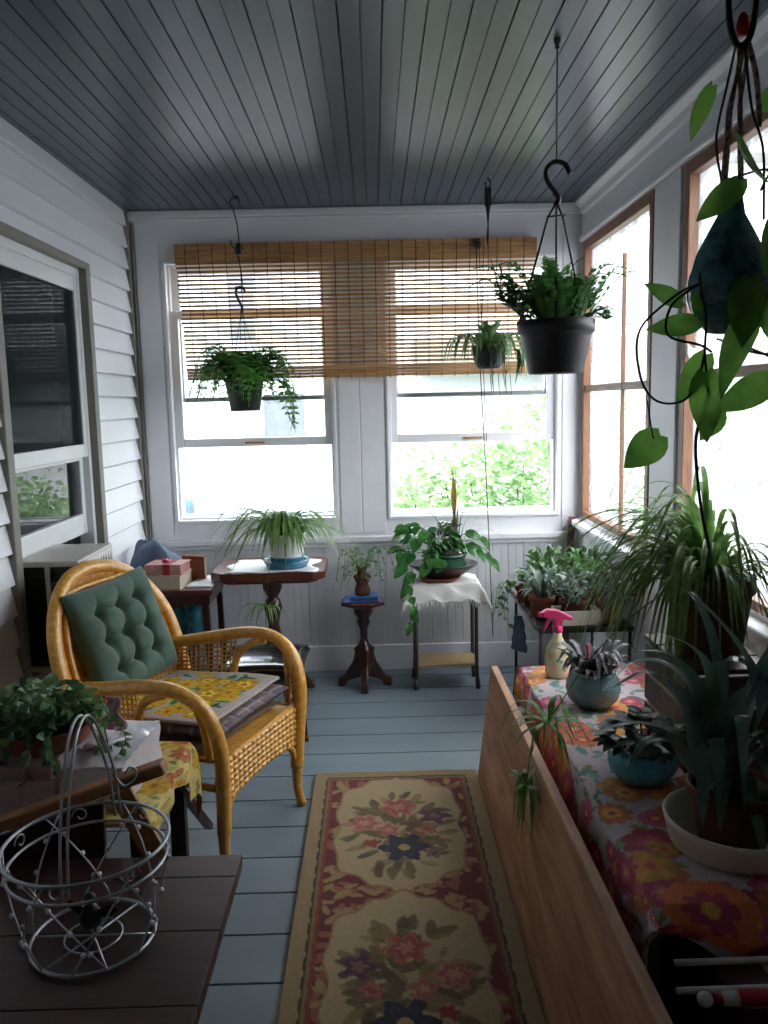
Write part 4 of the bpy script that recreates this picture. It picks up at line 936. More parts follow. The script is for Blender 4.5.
# -- clivia in white dish
o = put(MB().lathe([(.04, 0), (.118, 0), (.126, .004), (.138, .05), (.141, .062), (.134, .063), (.128, .05), (.115, .01), (.04, .008)], 48), 'white_dish', M_['cream'], 'deep cream white dish under the dark strap leaved plant', 'dish', (.735, 1.62, BT+.003))
t = thing('strap_leaf_plant', 'large plant with long dark green strap leaves in the cream dish', 'potted plant', (.735, 1.62, BT+.012))
MB().lathe(pot_prof(.095, .066, .125), 32).build('pot', M_['terra_d'], t); MB().lathe([(.01, .11), (.085, .114), (.01, .118)], 18).build('soil', M_['soil'], t)
am = [[(.663,1.62,.623),(.623,1.58,.76),(.546,1.54,.859),(.426,1.5,.921)],[(.672,1.62,.623),(.642,1.58,.812),(.569,1.54,.899),(.483,1.5,.924)],[(.694,1.62,.644),(.666,1.58,.832),(.604,1.54,.918),(.492,1.5,.966)],
 [(.738,1.62,.599),(.775,1.59,.783),(.717,1.56,.899),(.626,1.53,1.0),(.553,1.5,1.052)],[(.684,1.62,.622),(.657,1.58,.702),(.639,1.54,.64),(.623,1.5,.565)],[(.701,1.62,.622),(.696,1.58,.694),(.676,1.54,.618),(.657,1.5,.551)],
 [(.664,1.62,.601),(.594,1.58,.708),(.52,1.54,.723),(.468,1.5,.68)],[(.653,1.62,.612),(.584,1.58,.719),(.509,1.54,.764),(.428,1.5,.771)],[(.722,1.62,.621),(.736,1.58,.714),(.76,1.54,.72),(.781,1.5,.635)],
 [(.717,1.62,.599),(.729,1.58,.64),(.744,1.54,.574),(.752,1.5,.467)],[(.694,1.62,.633),(.679,1.59,.807),(.676,1.56,.88),(.718,1.53,.878),(.709,1.5,.839)],[(.705,1.62,.633),(.713,1.58,.789),(.743,1.54,.844),(.8,1.5,.866)],
 [(.715,1.62,.632),(.753,1.58,.809),(.769,1.54,.924),(.771,1.5,1.09)],[(.672,1.62,.618),(.622,1.58,.791),(.526,1.54,.866),(.431,1.5,.846)],[(.676,1.62,.618),(.632,1.58,.812),(.581,1.54,.885),(.522,1.5,.907)],
 [(.70,1.61,.63),(.71,1.55,.76),(.69,1.49,.76),(.68,1.45,.62)],[(.72,1.6,.62),(.76,1.54,.74),(.80,1.48,.74),(.82,1.44,.6)],[(.73,1.63,.63),(.80,1.66,.82),(.88,1.66,.92),(.95,1.63,.86)],[(.73,1.66,.63),(.74,1.74,.84),(.72,1.84,.95),(.70,1.95,.9)],
 [(.75,1.62,.62),(.83,1.56,.76),(.90,1.5,.74),(.94,1.46,.6)],[(.70,1.62,.62),(.65,1.66,.80),(.56,1.70,.84),(.48,1.72,.76)],[(.715,1.60,.62),(.735,1.54,.70),(.765,1.50,.64),(.775,1.47,.52)],[(.69,1.60,.62),(.665,1.55,.72),(.655,1.51,.68),(.648,1.49,.60)]]
b = MB(); R.seed(51)
for st in am:
    p0 = V((.735+R.uniform(-.035,.02), 1.62+R.uniform(-.03,.02), BT+.12)); b.strap([V(p)-V(t.location) for p in [tuple(p0)]+st], {18: .028, 0: .034, 1: .034, 2: .03, 3: .028, 12: .042, 13: .03, 14: .03, 7: .03, 6: .034, 20: .034}.get(am.index(st), R.uniform(.042, .056)), 26, .22, base=.75, side=(1, .12, 0) if am.index(st) in (4, 5, 9, 15, 22) else None)
b.build('leaves', M_['clivia'], t)
# -- crate + big spider plant
t = thing('crate_stand', 'grey wooden crate carrying the big spider plant against the right wall', 'crate', (.862, 2.08, BT+.004))
b = MB()
for i in range(3): b.box(-.115, .11, -.16+.11*i, -.06+.11*i, .262, .276)
b.build('top_slats', M_['tubeleg'], t, bevel=.003); b = MB()
for i in range(3):
    b.box(-.115, .11, -.16, -.148, .01+.085*i, .085+.085*i)
b.build('front_slats', M_['tubeleg'], t, bevel=.003); b = MB()
for i in range(3): b.box(-.115, -.103, -.148, .15, .01+.085*i, .085+.085*i)
b.build('side_slats', M_['tubeleg'], t, bevel=.003)
for x in (-.10, .09):
    for y in (-.145, .13): MB().box(x, x+.02, y, y+.02, 0, .262).build('post', M_['tubeleg'], t)
t = thing('big_spider_plant', 'huge spider plant in a dark terracotta pot on the grey crate', 'potted plant', (.862, 2.08, BT+.2815))
MB().lathe(pot_prof(.112, .082, .20, .012, .04), 36).build('pot', M_['terra_d'], t); MB().lathe([(.01, .185), (.098, .19), (.01, .196)], 18).build('soil', M_['soil'], t)
b = MB()
wl = lambda a: .42 if math.cos(a) > .45 else 1
spider(b, (0,0,.19), 190, .37, .012, 61, (.15, .85), (.2, .8), asym=wl, npt=16, base_r=.06)
spider(b, (-.05,-.03,.19), 60, .34, .013, 62, (.1, .6), (.9, 1.6), sweep=(1.9, 4.4), npt=16, base_r=.05)
spider(b, (0,0,.19), 30, .27, .016, 63, (1.0, 1.7), (-.2, .3), asym=wl, npt=14, base_r=.05)
for e in ((-.42, -.02, .23), (-.38, .05, .26), (-.46, .1, .19), (-.30, -.1, .34), (-.50, .0, .12)): b.strap([(0,0,.19), (e[0]*.35, e[1]*.4, .36), (e[0]*.7, e[1]*.7, .34), e], .014, 18, .3)
b.v = [V((min(p.x, .165 if p.z+t.location.z > .81 else .11), p.y, p.z)) for p in b.v]
b.build('leaves', M_['spider'], t)
O = V(t.location); b = MB(); b.tube([V(p)-O for p in ((.85,2.04,.90), (.70,2.0,.90), (.56,2.06,.74), (.48,2.09,.60), (.445,2.09,.55))], .0016, 5, n=24); b.tube([V(p)-O for p in ((.445,2.09,.55), (.415,2.06,.53), (.382,2.03,.46), (.378,2.02,.40))], .0014, 5, n=10); b.build('runner', M_['stem'], t)
b = MB(); spider(b, V((.445,2.09,.545))-O, 34, .15, .010, 64, (-.1, .6), (.4, 1.1)); b.build('plantlet', M_['spider'], t)
b = MB(); spider(b, V((.372,2.02,.415))-O, 9, .07, .012, 65, (.0, .3), (.5, .9))
R.seed(66)
for i in range(11):
    x, y = R.uniform(-.035, .02), R.uniform(-.05, .04); c0 = V((.372,2.02,.41))-O; b.strap([c0, c0+V((x*.6, y*.6, .02)), c0+V((x, y, -.06)), c0+V((x*1.1-.005, y*1.1, -R.uniform(.12,.20)))], .012, 12, .3)
b.build('plantlet', M_['spider'], t)
# -- iron plant table in the corner
t = thing('plant_table', 'low dark iron plant table crowded with pots in the right corner', 'table', (.825, 3.47, 0))
b = MB(); 
TH = .49
for (a, c, d, e) in ((-.19, .19, -.30, -.28), (-.19, .19, .28, .30), (-.19, -.17, -.28, .28), (.17, .19, -.28, .28)): b.box(a, c, d, e, TH-.02, TH)
b.box(-.17, .17, -.28, .28, TH-.012, TH-.006); b.build('tray_top', M_['black'], t)
b = MB()
for k in range(8): b.tube([(-.20, -.29+.083*k, TH+.0), (-.20, -.29+.083*k+.03, TH+.03), (-.20, -.29+.083*k+.06, TH)], .003, 5, n=8)
b.tube([(-.20, -.30, TH), (-.20, .30, TH)], .006, 6); b.build('scroll_rail', M_['tubeleg'], t)
for sx in (-1, 1):
    for sy in (-1, 1):
        b = MB(); b.tube([(sx*.18, sy*.285, TH-.02), (sx*.18, sy*.285, .1), (sx*.19, sy*.29, .0)], .007, 6); b.build('leg', M_['black'], t)
for sx in (-1, 1): MB().tube([(sx*.18, -.285, .14), (sx*.18, .285, .14)], .005, 6).build('stretcher', M_['black'], t)
o = MB(); o.tube([(-.19, -.32, .10), (-.20, -.36, .14), (-.195, -.35, .19), (-.185, -.32, .17)], .005, 6, n=12); o.build('foot_scroll', M_['black'], t)
# cloth pouch
b = MB(); b.grid(lambda u, v: ((u-.5)*.10*(.35+.65*v**.6)+.004*math.sin(v*20), .012*math.cos((u-.5)*PI)+.004*math.sin(u*25), -.16*v), 14, 14); put(b, 'hanging_pouch', M_['denim'], 'small grey cloth pouch hanging from the iron plant table edge', 'pouch', (.615, 3.50, .46), rz=PI/2+.6, solid=.006)
def small_pot(nm, lab, x, y, z, rt, rb, h, pm, kind, seed, cat='potted plant', oval=1, leafm='ivy'):
    t = thing(nm, lab, cat, (x, y, z)); b = MB(); b.lathe(pot_prof(rt, rb, h), 26, ax=oval); b.build('pot', M_[pm], t)
    MB().lathe([(.01, h-.02), (rt-.014, h-.016), (.01, h-.012)], 16, ax=oval).build('soil', M_['soil'], t)
    R.seed(seed); b = MB(); c0 = V((0, 0, h-.01))
    if kind == 'bushy':
        for i in range(110):
            a = R.uniform(0, 2*PI); q = V((math.cos(a), math.sin(a), 0)); p = c0+q*R.uniform(0, rt*1.35)+V((0,0,R.uniform(.01,.11)*(1.2-.4*R.random()))); d = (q*.8+V((R.uniform(-.6,.6), R.uniform(-.6,.3), R.uniform(-.5,.6)))).normalized()
            b.leaf(p, p+d*R.uniform(.03,.055), R.uniform(.014,.024), n=5)
    elif kind == 'blades':
        for i in range(44):
            a = R.uniform(0, 2*PI); q = V((math.cos(a), math.sin(a), 0)); L = R.uniform(.06, .14); p = c0+q*rt*.4*R.random(); H = R.uniform(.03,.13)
            b.strap([p, p+q*L*.35+V((0,0,H*.8)), p+q*L*.75+V((0,0,H)), p+q*L*1.05+V((0,0,H*.5))], .02, 9, .25)
    elif kind == 'cactus':
        for i in range(9):
            a = R.uniform(0, 2*PI); q = V((math.cos(a)*1.0, math.sin(a)*.5, 0)); p = c0+q*rt*.5; pts = [p, p+q*.04+V((0,0,.05)), p+q*.09+V((0,0,.08+R.uniform(0,.05)))]; 
            b.tube(pts, [.009, .013, .010, .012, .006], 7, n=5); e = pts[-1]
            for k in range(2): b.ball(e+V((R.uniform(-.012,.012), 0, .018+.016*k)), .014, 8, (.8,.5,1.3))
    elif kind == 'trail':
        for i in range(60):
            a = R.uniform(0, 2*PI); q = V((math.cos(a), math.sin(a), 0)); p = c0+q*R.uniform(0, rt)+V((0,0,R.uniform(.0,.07))); d = (q*.8+V((R.uniform(-.6,.6), R.uniform(-.6,.3), R.uniform(-.5,.5)))).normalized(); b.leaf(p, p+d*R.uniform(.03,.05), R.uniform(.02,.032), n=6)
        for k in range(5):
            x0 = -rt*.8; vn = smooth_path([(x0, R.uniform(-.03,.03), h), (x0-.035-.01*k, R.uniform(-.03,.03), h+.01), (x0-.05-.012*k, R.uniform(-.04,.03), h-.06), (x0-.045-.014*k, R.uniform(-.04,.03), h-R.uniform(.08,.2))], 12); b.tube(vn, .0014, 4)
            for p in vn[2:]:
                d = V((R.uniform(-1,1), -.5, R.uniform(-.8,.3))).normalized(); b.leaf(p, p+d*R.uniform(.018,.03), .02, n=5)
    b.build('leaves', M_[leafm], t); return t
put(MB().box(-.09, .09, -.05, .05, 0, .004).box(-.09, .09, -.05, -.044, .004, .06).box(-.09, .09, .044, .05, .004, .06).box(-.09, -.084, -.044, .044, .004, .06).box(.084, .09, -.044, .044, .004, .06), 'planter_trough', M_['cream'], 'small cream white trough at the front of the iron plant table', 'planter', (.80, 3.245, TH+.001), bevel=.004)
small_pot('succulent_pot', 'grey leaved succulent in a brown pot standing in the cream trough', .80, 3.245, TH+.006, .046, .040, .095, 'terra_d', 'bushy', 71, leafm='grey_leaf', oval=1.5)
small_pot('trailing_pot', 'trailing round leaved plant at left edge of the iron plant table', .665, 3.58, TH+.001, .055, .042, .085, 'terra', 'trail', 72)
small_pot('silver_pot', 'pale silvery plant in a terracotta pot, front left of iron table', .685, 3.36, TH+.001, .055, .042, .09, 'terra', 'blades', 73, leafm='grey_leaf')
small_pot('cactus_pot', 'branching pad cactus in a wide brown pot on the iron table', .80, 3.46, TH+.001, .075, .06, .11, 'terra_d', 'cactus', 74, leafm='ivy')
small_pot('herb_pot', 'bushy bright green plant in a terracotta pot, right of the cactus', .925, 3.40, TH+.001, .065, .05, .10, 'terra', 'bushy', 75, leafm='fern2')
small_pot('seedling_pot', 'narrow leaved plant in a small brown pot behind the cactus', .77, 3.66, TH+.001, .055, .042, .11, 'terra_d', 'bushy', 76, leafm='mixleaf')
small_pot('arching_pot', 'arching green bladed plant in the corner pot beneath the sill', .935, 3.62, TH+.001, .06, .046, .11, 'terra_d', 'blades', 77, leafm='fern2')
small_pot('begonia_pot', 'dark leaved plant in a terracotta pot, front right of iron table', .945, 3.245, TH+.001, .055, .042, .095, 'terra', 'bushy', 78, leafm='violet_leaf')
b = MB(); b.bar((.93, 4.02, .0), (.995, 4.135, .80), .035, .02, up=(0,1,0)); put(b, 'wood_stick', M_['mahogx'], 'reddish wood stick leaning upright in the right back corner', 'stick', bevel=.002)
b = MB(); b.prism([(-.034, .03), (-.036, .075), (-.014, .05), (.010, .052), (.03, .07), (.036, .04), (.026, .0), (-.005, -.03)], .014, 'y', -.007); put(b, 'shell_ornament', M_['cream'], 'tiny pale pink shell ornament fixed to the plastic window cross rail', 'ornament', (XR-.036, 2.60, 1.494), bevel=.005)
# -- near right corner: box with rods and rolled flag
t = thing('carton', 'pale printed carton at the bottom right under the white rods', 'box', (.80, 1.235, 0))
b = MB(); b.box(-.215, .23, -.12, .13, 0, .385); b.build('body', M_['plank'], t, bevel=.003)
b = MB(); b.box(-.13, .23, -.12, .125, .385, .389); b.build('top_panel', mat('pale_green_card', S(176,184,162), .7, .05), t); b = MB(); b.prism([(.0, -.115), (.10, -.115), (.03, .02), (-.02, .02)], .0012, 'z', .389); b.build('red_stripe', M_['redpl'], t)
for i, (y, xx) in enumerate(((1.338, .512), (1.268, .490))):
    b = MB(); b.tube([(xx, y, .0), (1.02, y+.004, .0)], .006, 8); put(b, 'white_rod', M_['whiterod'], ('thin white rod lying across the carton, nearer the tablecloth', 'thin white rod lying across the carton, beside the rolled flag')[i], 'rod', (0, 0, .3962+(0 if i == 0 else .0)), group='white rods on the carton')
t = thing('rolled_flag', 'tightly rolled red and white striped flag beside the white rods', 'flag', (.527, 1.238, .4035))
b = MB(); b.tube([(.055, 0, 0), (.40, 0, .001)], .0135, 12); b.build('red_roll', M_['redpl'], t); b = MB(); b.tube([(.028, 0, 0), (.055, 0, 0)], [.011, .0125], 12); b.build('white_band', M_['whiterod'], t); b = MB(); b.ball((.0, 0, 0), .0125, 12, (1.1, 1, 1)); b.build('white_tip', M_['whiterod'], t); MB().tube([(.012, 0, 0), (.028, 0, 0)], .0085, 10).build('red_band', M_['redpl'], t)
# ================================================================== LEFT SIDE
# -- air conditioner in the house window
t = thing('air_conditioner', 'boxy cream window air conditioner jutting out behind the wicker chair', 'air conditioner', (XL, 2.93, .505))
x0, x1, ya, yb, zt = -.03, .19, -.20, .16, .387
b = MB(); b.box(x0, x1, ya, yb, zt-.02, zt); b.build('case_top', M_['acmetal'], t, bevel=.005); MB().box(x0, x1, ya, yb, 0, .02).build('case_base', M_['acmetal'], t, bevel=.005)
b = MB(); b.box(x0, x1-.012, ya+.014, yb-.01, .02, zt-.02); b.build('core', M_['acdark'], t)
for x in (x0, .075): MB().box(x, x+.015, ya, ya+.014, .02, zt-.02).build('case_post', M_['acmetal'], t)
for y in (ya, yb-.016): MB().box(x1-.015, x1, y, y+.016, .02, zt-.02).build('case_post', M_['acmetal'], t)
b = MB()
for k in range(15): b.box(x0, x1-.015, ya+.003, ya+.012, .035+.021*k, .041+.021*k)
b.build('side_louvres', M_['acdark'], t)
b = MB(); vs = []
for k in range(24):
    y = ya+.02+(yb-ya-.04)*k/23; vs += [(x1+.004, y, zt-.012), (x1+.005, y, zt-.022-(.02+.03*R.random())*(k % 2))]
b.add(vs, [(2*k, 2*k+1, 2*k+3, 2*k+2) for k in range(23)]); b.build('torn_foam', M_['foam'], t)
# -- wicker armchair (x forward, y across)
CH = (-.625, 2.605, 0); RZ = math.atan2(-.37, .93)
t = thing('wicker_armchair', 'honey coloured wicker armchair with rounded back and looping arms', 'armchair', CH, RZ); t.scale = (1, 1, .96)
def bk(s, u):
    tt = u; w = .272+.018*math.sin(PI*min(1, tt/.7)); 
    if tt > .42: w = (.272+.018*math.sin(PI*.6))*math.sqrt(max(0, 1-((tt-.42)/.58)**2.2))
    y = s*w; x = -.245-.14*tt+.042*(abs(y)/.26)**2*(1-.25*tt); return (x, y, .36+.545*tt)
PB = (26, 40)
out = [bk(-1, i/40) for i in range(40)]+[bk(1, 1-i/40) for i in range(40)]
b = MB(); b.tube(out, .025, 10, n=110, flat=.8); b.build('back_rim', M_['wicker'], t)
def inner(s, u): p = V(bk(s*.80, u*.93)); return p+V((.012, 0, 0))
inn = [inner(-1, i/30) for i in range(8, 30)]+[inner(1, 1-i/30) for i in range(1, 23)]
b = MB(); b.tube(inn, .010, 8, n=90); b.build('back_inner_hoop', M_['wicker'], t)
for sg in (-1, 1):
    arm = [(-.285, .252*sg, .556), (-.20, .268*sg, .572), (-.08, .288*sg, .595), (.05, .298*sg, .618), (.15, .292*sg, .612), (.225, .276*sg, .565), (.263, .262*sg, .48), (.270, .250*sg, .38), (.262, .240*sg, .25), (.256, .236*sg, .15)]
    b = MB(); b.tube(arm, [.020, .021, .023, .025, .026, .026, .025, .024, .023, .021], 10, n=60, flat=.85) if 0 else b.tube(arm, .0255, 10, n=60, flat=.85); b.build('arm', M_['wicker'], t)
    b = MB(); b.tube([(.256, .236*sg, .17), (.254, .236*sg, .10), (.258, .238*sg, .045), (.268, .242*sg, .0)], [.021, .020, .018, .017, .016, .016], 9, n=10); b.build('front_leg', M_['wicker'], t)
    b = MB(); b.tube([(-.20, .215*sg, .37), (-.235, .22*sg, .2), (-.27, .225*sg, .0)], .019, 9, n=8); b.build('rear_leg', M_['wicker'], t)
    b = MB(); b.tube([(-.0, .262*sg, .385), (-.002, .270*sg, .47), (.015, .280*sg, .535), (.06, .290*sg, .578), (.12, .291*sg, .598)], .0135, 8, n=20); b.build('arm_arch', M_['wicker'], t)
    b = MB(); b.tube([(.225, .245*sg, .385), (.222, .258*sg, .47), (.205, .276*sg, .575)], .011, 8, n=10); b.build('arm_post', M_['wicker'], t)
    # open weave panel under the arm
    b = MB()
    def ap(u, v):   # u back->front, v bottom->top
        p0 = V((-.24+.237*u, (.245+.018*u)*sg, .39)); p1 = V((-.245+.25*u, (.258+.025*u)*sg, .565+.035*u)); return p0.lerp(p1, v)
    nu, nv = 15, 13
    for i in range(nu):
        pp = [ap(i/(nu-1), v/16)+V((0, .002*(1 if (v+i) % 2 else -1), 0)) for v in range(17)]; b.tube(pp, .0035, 5, cap=False)
    for j in range(nv):
        pp = [ap(u/16, j/(nv-1))+V((0, .002*(-1 if (u+j) % 2 else 1), 0)) for u in range(17)]; b.tube(pp, .0032, 5, cap=False)
    b.build('arm_lattice', M_['wicker_dark'], t)
b = MB(); b.tube([(-.22, -.235, .375), (.25, -.235, .375), (.25, .235, .375), (-.22, .235, .375)], .015, 8, closed=True); b.build('seat_rail', M_['wicker'], t)
MB().box(-.22, .25, -.232, .232, .368, .381).build('seat', M_['wicker_dark'], t)
def weave(nu, nv, fn):
    # over-under strand relief: returns grid builder
    b = MB(); su, sv = 7, 7; NU, NV = nu*su+1, nv*sv+1
    def h(u, v):
        cu, cv = u*nu, v*nv; a = math.sin(PI*(cu % 1))*math.sin(PI*(cv % 1)); k = (int(cu)+int(cv)) % 2
        return (math.sin(PI*(cv % 1))**.5*(.4+.6*math.sin(PI*(cu % 1))) if k else math.sin(PI*(cu % 1))**.5*(.4+.6*math.sin(PI*(cv % 1))))
    b.grid(lambda u, v: fn(u, v, h(u, v)), NU, NV); return b
def apron(u, v, h):
    y = (u-.5)*.47; zb = .235+.055*(1-(2*u-1)**2)*.0+.02*math.sin(PI*u); return (.258+.010*h, y, zb+(.378-zb)*v)
weave(17, 7, apron).build('front_apron', M_['wicker'], t)
for sg in (-1, 1):
    b = MB(); b.tube([(-.22, .232*sg, .29), (.25, .236*sg, .29)], .012, 8); b.build('side_stretcher', M_['wicker'], t)
    b = MB(); b.tube([(.255, .16*sg, .262), (.255, .205*sg, .225), (.256, .228*sg, .17)], .012, 8, n=8); b.build('knee_brace', M_['wicker'], t)
def bpanel(u, v, h):
    p = V(bk(2*u-1, v*.985)); return (p.x+.006*h, p.y, p.z)
weave(30, 26, bpanel).build('back_panel', M_['wicker_dark'], t)
# cushions
def pillow(w, d, h, tufts=(), nx=56, ny=56, edge=.5, puff=1.0, wob=.0, seed=0):
    rg = random.Random(seed); ph = [rg.uniform(0, 6) for _ in range(4)]
    def f(u, v, s):
        x, y = (u-.5)*2, (v-.5)*2; e = max(0, (1-abs(x)**3.2))*max(0, (1-abs(y)**3.2)); z = h*.5*e**edge
        for (a, c) in tufts:
            r2 = ((x-a)*w/2)**2+((y-c)*d/2)**2; z -= h*.26*math.exp(-r2/(.020**2))*e+h*.14*math.exp(-r2/(.045**2))*e; dx_, dy_ = (x-a)*w/2, (y-c)*d/2
            z -= h*.10*e*(math.exp(-(dx_/.009)**2-(dy_/.075)**2)+math.exp(-(dy_/.009)**2-(dx_/.075)**2))
        z += wob*h*math.sin(x*4+ph[0])*math.sin(y*5+ph[1])*e
        pin = 1-.05*(1-abs(x)**2)*abs(y)**2; pin2 = 1-.05*(1-abs(y)**2)*abs(x)**2
        return (x*w/2*pin2, y*d/2*pin, s*max(z, 0)*puff)
    b = MB(); b.grid(lambda u, v: f(u, v, 1), nx, ny); n1 = len(b.v); b.grid(lambda u, v: f(1-u, v, -1), nx, ny); return b
tr = Matrix.Translation(V(CH)) @ Matrix.Rotation(RZ, 4, 'Z')
def place(o, loc, rot=Matrix()): o.matrix_world = tr @ Matrix.Translation(V(loc)) @ rot
b = pillow(.43, .44, .036, seed=3); o = b.build('seat_cushion', M_['brown_cloth']); tag(o, 'flat brown cushion lowest on the wicker armchair seat', 'cushion'); place(o, (.005, -.005, .3848))
def plaid(P):
    out = np.tile(lin((116,104,100)), (len(P), 1)); x, y = P[:,0], P[:,1]
    for k, (c, per, w, ax) in enumerate((((66,64,84), .075, .018, 1), ((190,184,184), .075, .006, 1), ((140,84,84), .11, .012, 1), ((70,68,86), .08, .014, 0), ((186,180,180), .08, .005, 0))):
        q = (y if ax else x)+.013*k; m = (q % per) < w; out[m] = .45*out[m]+.55*lin(c)
    return out
nx = 60
b = pillow(.43, .45, .046, edge=.28, nx=nx, ny=nx, seed=6); Pv = np.array([(p.x, p.y+p.z*1.2) for p in b.v]); setcol(b, plaid(Pv)); o = b.build('plaid_cushion', M_['vcloth']); tag(o, 'grey plaid cushion between brown cushion and yellow knitted pad', 'cushion'); place(o, (.03, .0, .4265), Matrix.Rotation(-.03, 4, 'Y'))
b = MB(); nx = 110
def pad(u, v):
    x, y = (u-.5)*.41, (v-.5)*.44; e = (1-abs(2*u-1)**6)*(1-abs(2*v-1)**6); return (x, y, .009*e+.0016*math.sin(u*160)*math.sin(v*170)+.006*math.sin(u*5+1)*math.sin(v*4))
b.grid(pad, nx, nx); Pv = np.array([((p.x), (p.y)) for p in b.v])
yc = flower_pattern(Pv, 4, (176,166,158), [((226,180,40), (206,150,24), (150,84,40)), ((232,196,70), (216,160,30), (170,100,40)), ((222,170,30), (240,206,90), (160,96,40))], [(40,110,70), (60,130,70), (34,96,64)], 330, .032, .055, (-.165, .165, -.18, .18))
e = np.minimum(.20-abs(Pv[:,0]), .22-abs(Pv[:,1])); yc[e < .022] = lin((182,172,164)); setcol(b, yc); o = b.build('knitted_pad', M_['vknit'], solid=.010); tag(o, 'knitted seat pad with yellow flowers on the wicker armchair', 'cushion'); place(o, (.005, .0, .4580), Matrix.Rotation(-.03, 4, 'Y'))
tf = [(a+R.uniform(-.05,.05), c+R.uniform(-.05,.05)) for a in (-.5, 0, .5) for c in (-.5, 0, .5)]
b = pillow(.38, .41, .115, tf, 90, 90, .36, wob=.05, seed=8); o = b.build('green_cushion', M_['green_cloth']); tag(o, 'tufted dark green cushion leaning on the wicker chair back', 'cushion')
# pillow x -> up along the back, y -> across, z -> forward
lean = math.radians(19); up = V((-math.sin(lean), 0, math.cos(lean))); ac = V((0, 1, 0)); fw = ac.cross(up)*-1
fw = up.cross(ac)*-1 if up.cross(ac).x < 0 else up.cross(ac)
rot = Matrix((up, ac, fw)).transposed().to_4x4()
place(o, (-.266, .007, .646), rot @ Matrix.Rotation(-.05, 4, 'Z'))
# -- black vinyl stool behind the chair
t = thing('vinyl_stool', 'glossy black vinyl stool on thin black legs behind the armchair', 'stool', (-.455, 3.10, 0))
b = pillow(.34, .36, .09, edge=.25, nx=30, ny=30); b.M = None; b.v = [p+V((0,0,.40)) for p in b.v]; b.build('seat', M_['vinylblack'], t)
for sx, sy in ((-1, -1), (1, -1), (-1, 1), (1, 1)):
    b = MB(); b.tube([(sx*.13, sy*.14, .38), (sx*.14-.02*(sx < 0), sy*.20*(1.2 if sy < 0 else 1)*.9, .012)], .006, 7); l = b.build('leg', M_['black'], t)
    MB().tube([(sx*.14-.02*(sx < 0), sy*.20*(1.2 if sy < 0 else 1)*.9, .0), (sx*.14-.02*(sx < 0), sy*.20*(1.2 if sy < 0 else 1)*.9, .028)], .0095, 8).build('foot_cap', M_['brass'], l)
# -- corner side table with books
t = thing('corner_table', 'small dark side table with books in the left back corner', 'table', (-.93, 3.74, 0))
b = MB(); b.box(-.20, .19, -.17, .20, .565, .59); b.build('top', M_['mahogx'], t, bevel=.004); MB().box(-.185, .175, -.155, .185, .52, .565).build('apron', M_['mahog'], t)
for sx, x in ((-1, -.17), (1, .155)):
    for y in (-.14, .17):
        b = MB(); b.bar((x, y, .53), (x+sx*.015, y, 0), .026, .026); b.build('leg', M_['mahog'], t)
b = MB(); b.bar((-.02, -.15, .53), (.10, -.16, 0), .022, .022); b.build('cross_brace', M_['mahog'], t)
b = MB(); b.grid(lambda u, v: ((u-.5)*.30*(1+.25*v)+.0, .02*math.sin(u*22)+.01*v, -.46*v), 60, 10); put(b, 'folded_fabric', M_['tqfab'], 'turquoise flowered fabric hanging in folds beneath the corner table', 'fabric', (-.94, 3.66, .52), solid=.004)
MB2 = MB(); MB2.box(-.055, .06, -.10, .13, 0, .008); put(MB2, 'paper_sheets', M_['paper'], 'white paper sheets on the right of the dark corner table', 'papers', (-.80, 3.72, .5905), rz=-.1)
def book(nm, lab, x, y, z, w, d, h, rz, cm, pm='bookp'):
    t = thing(nm, lab, 'book', (x, y, z), rz); b = MB(); b.box(-w/2, w/2, -d/2, d/2, 0, .004); b.box(-w/2, w/2, -d/2, d/2, h-.004, h); b.box(-w/2, -w/2+.004, -d/2, d/2, .004, h-.004); b.build('cover', M_[cm], t, bevel=.001)
    MB().box(-w/2+.004, w/2-.005, -d/2+.004, d/2-.004, .004, h-.004).build('pages', M_[pm], t); return t
book('thick_book', 'thick book with tan pages, lowest of the pile on corner table', -.98, 3.68, .5905, .22, .16, .062, -.12, 'bookp')
tb = book('pink_book', 'pink book tied with a red ribbon atop the thick tan book', -.955, 3.68, .6535, .17, .13, .046, -.12, 'pink', 'pink')
b = MB(); b.box(.0, .03, -.068, .068, -.0005, .0475); b.build('ribbon', M_['redrib'], tb)
book('spare_book', 'small brown book standing behind the pink ribboned book', -.86, 3.80, .5905, .03, .12, .115, 1.2, 'terra', 'bookp')
b = MB(); R.seed(17)
def bag(u, v):
    th = 2*PI*u; ph = PI*v; r = 1+.16*math.sin(2*th+1)*math.sin(ph*2)+.07*math.sin(5*th+3*ph)*math.sin(ph); z = max(0, .085-.10*r*math.cos(ph)); return (.105*r*math.sin(ph)*math.cos(th)-.25*max(0, z-.05)+.03*math.sin(z*25)*math.sin(th), .085*r*math.sin(ph)*math.sin(th), z)
b.grid(bag, 40, 24); put(b, 'denim_bag', M_['denim'], 'slumped grey blue cloth bag behind the books on corner table', 'bag', (-1.045, 3.83, .592))
put(MB().lathe([(.012, 0), (.018, .006), (.010, .014)], 12), 'pink_trinket', M_['pinkpl'], 'tiny pink trinket sitting on the pink ribboned book', 'trinket', (-.965, 3.675, .7015))
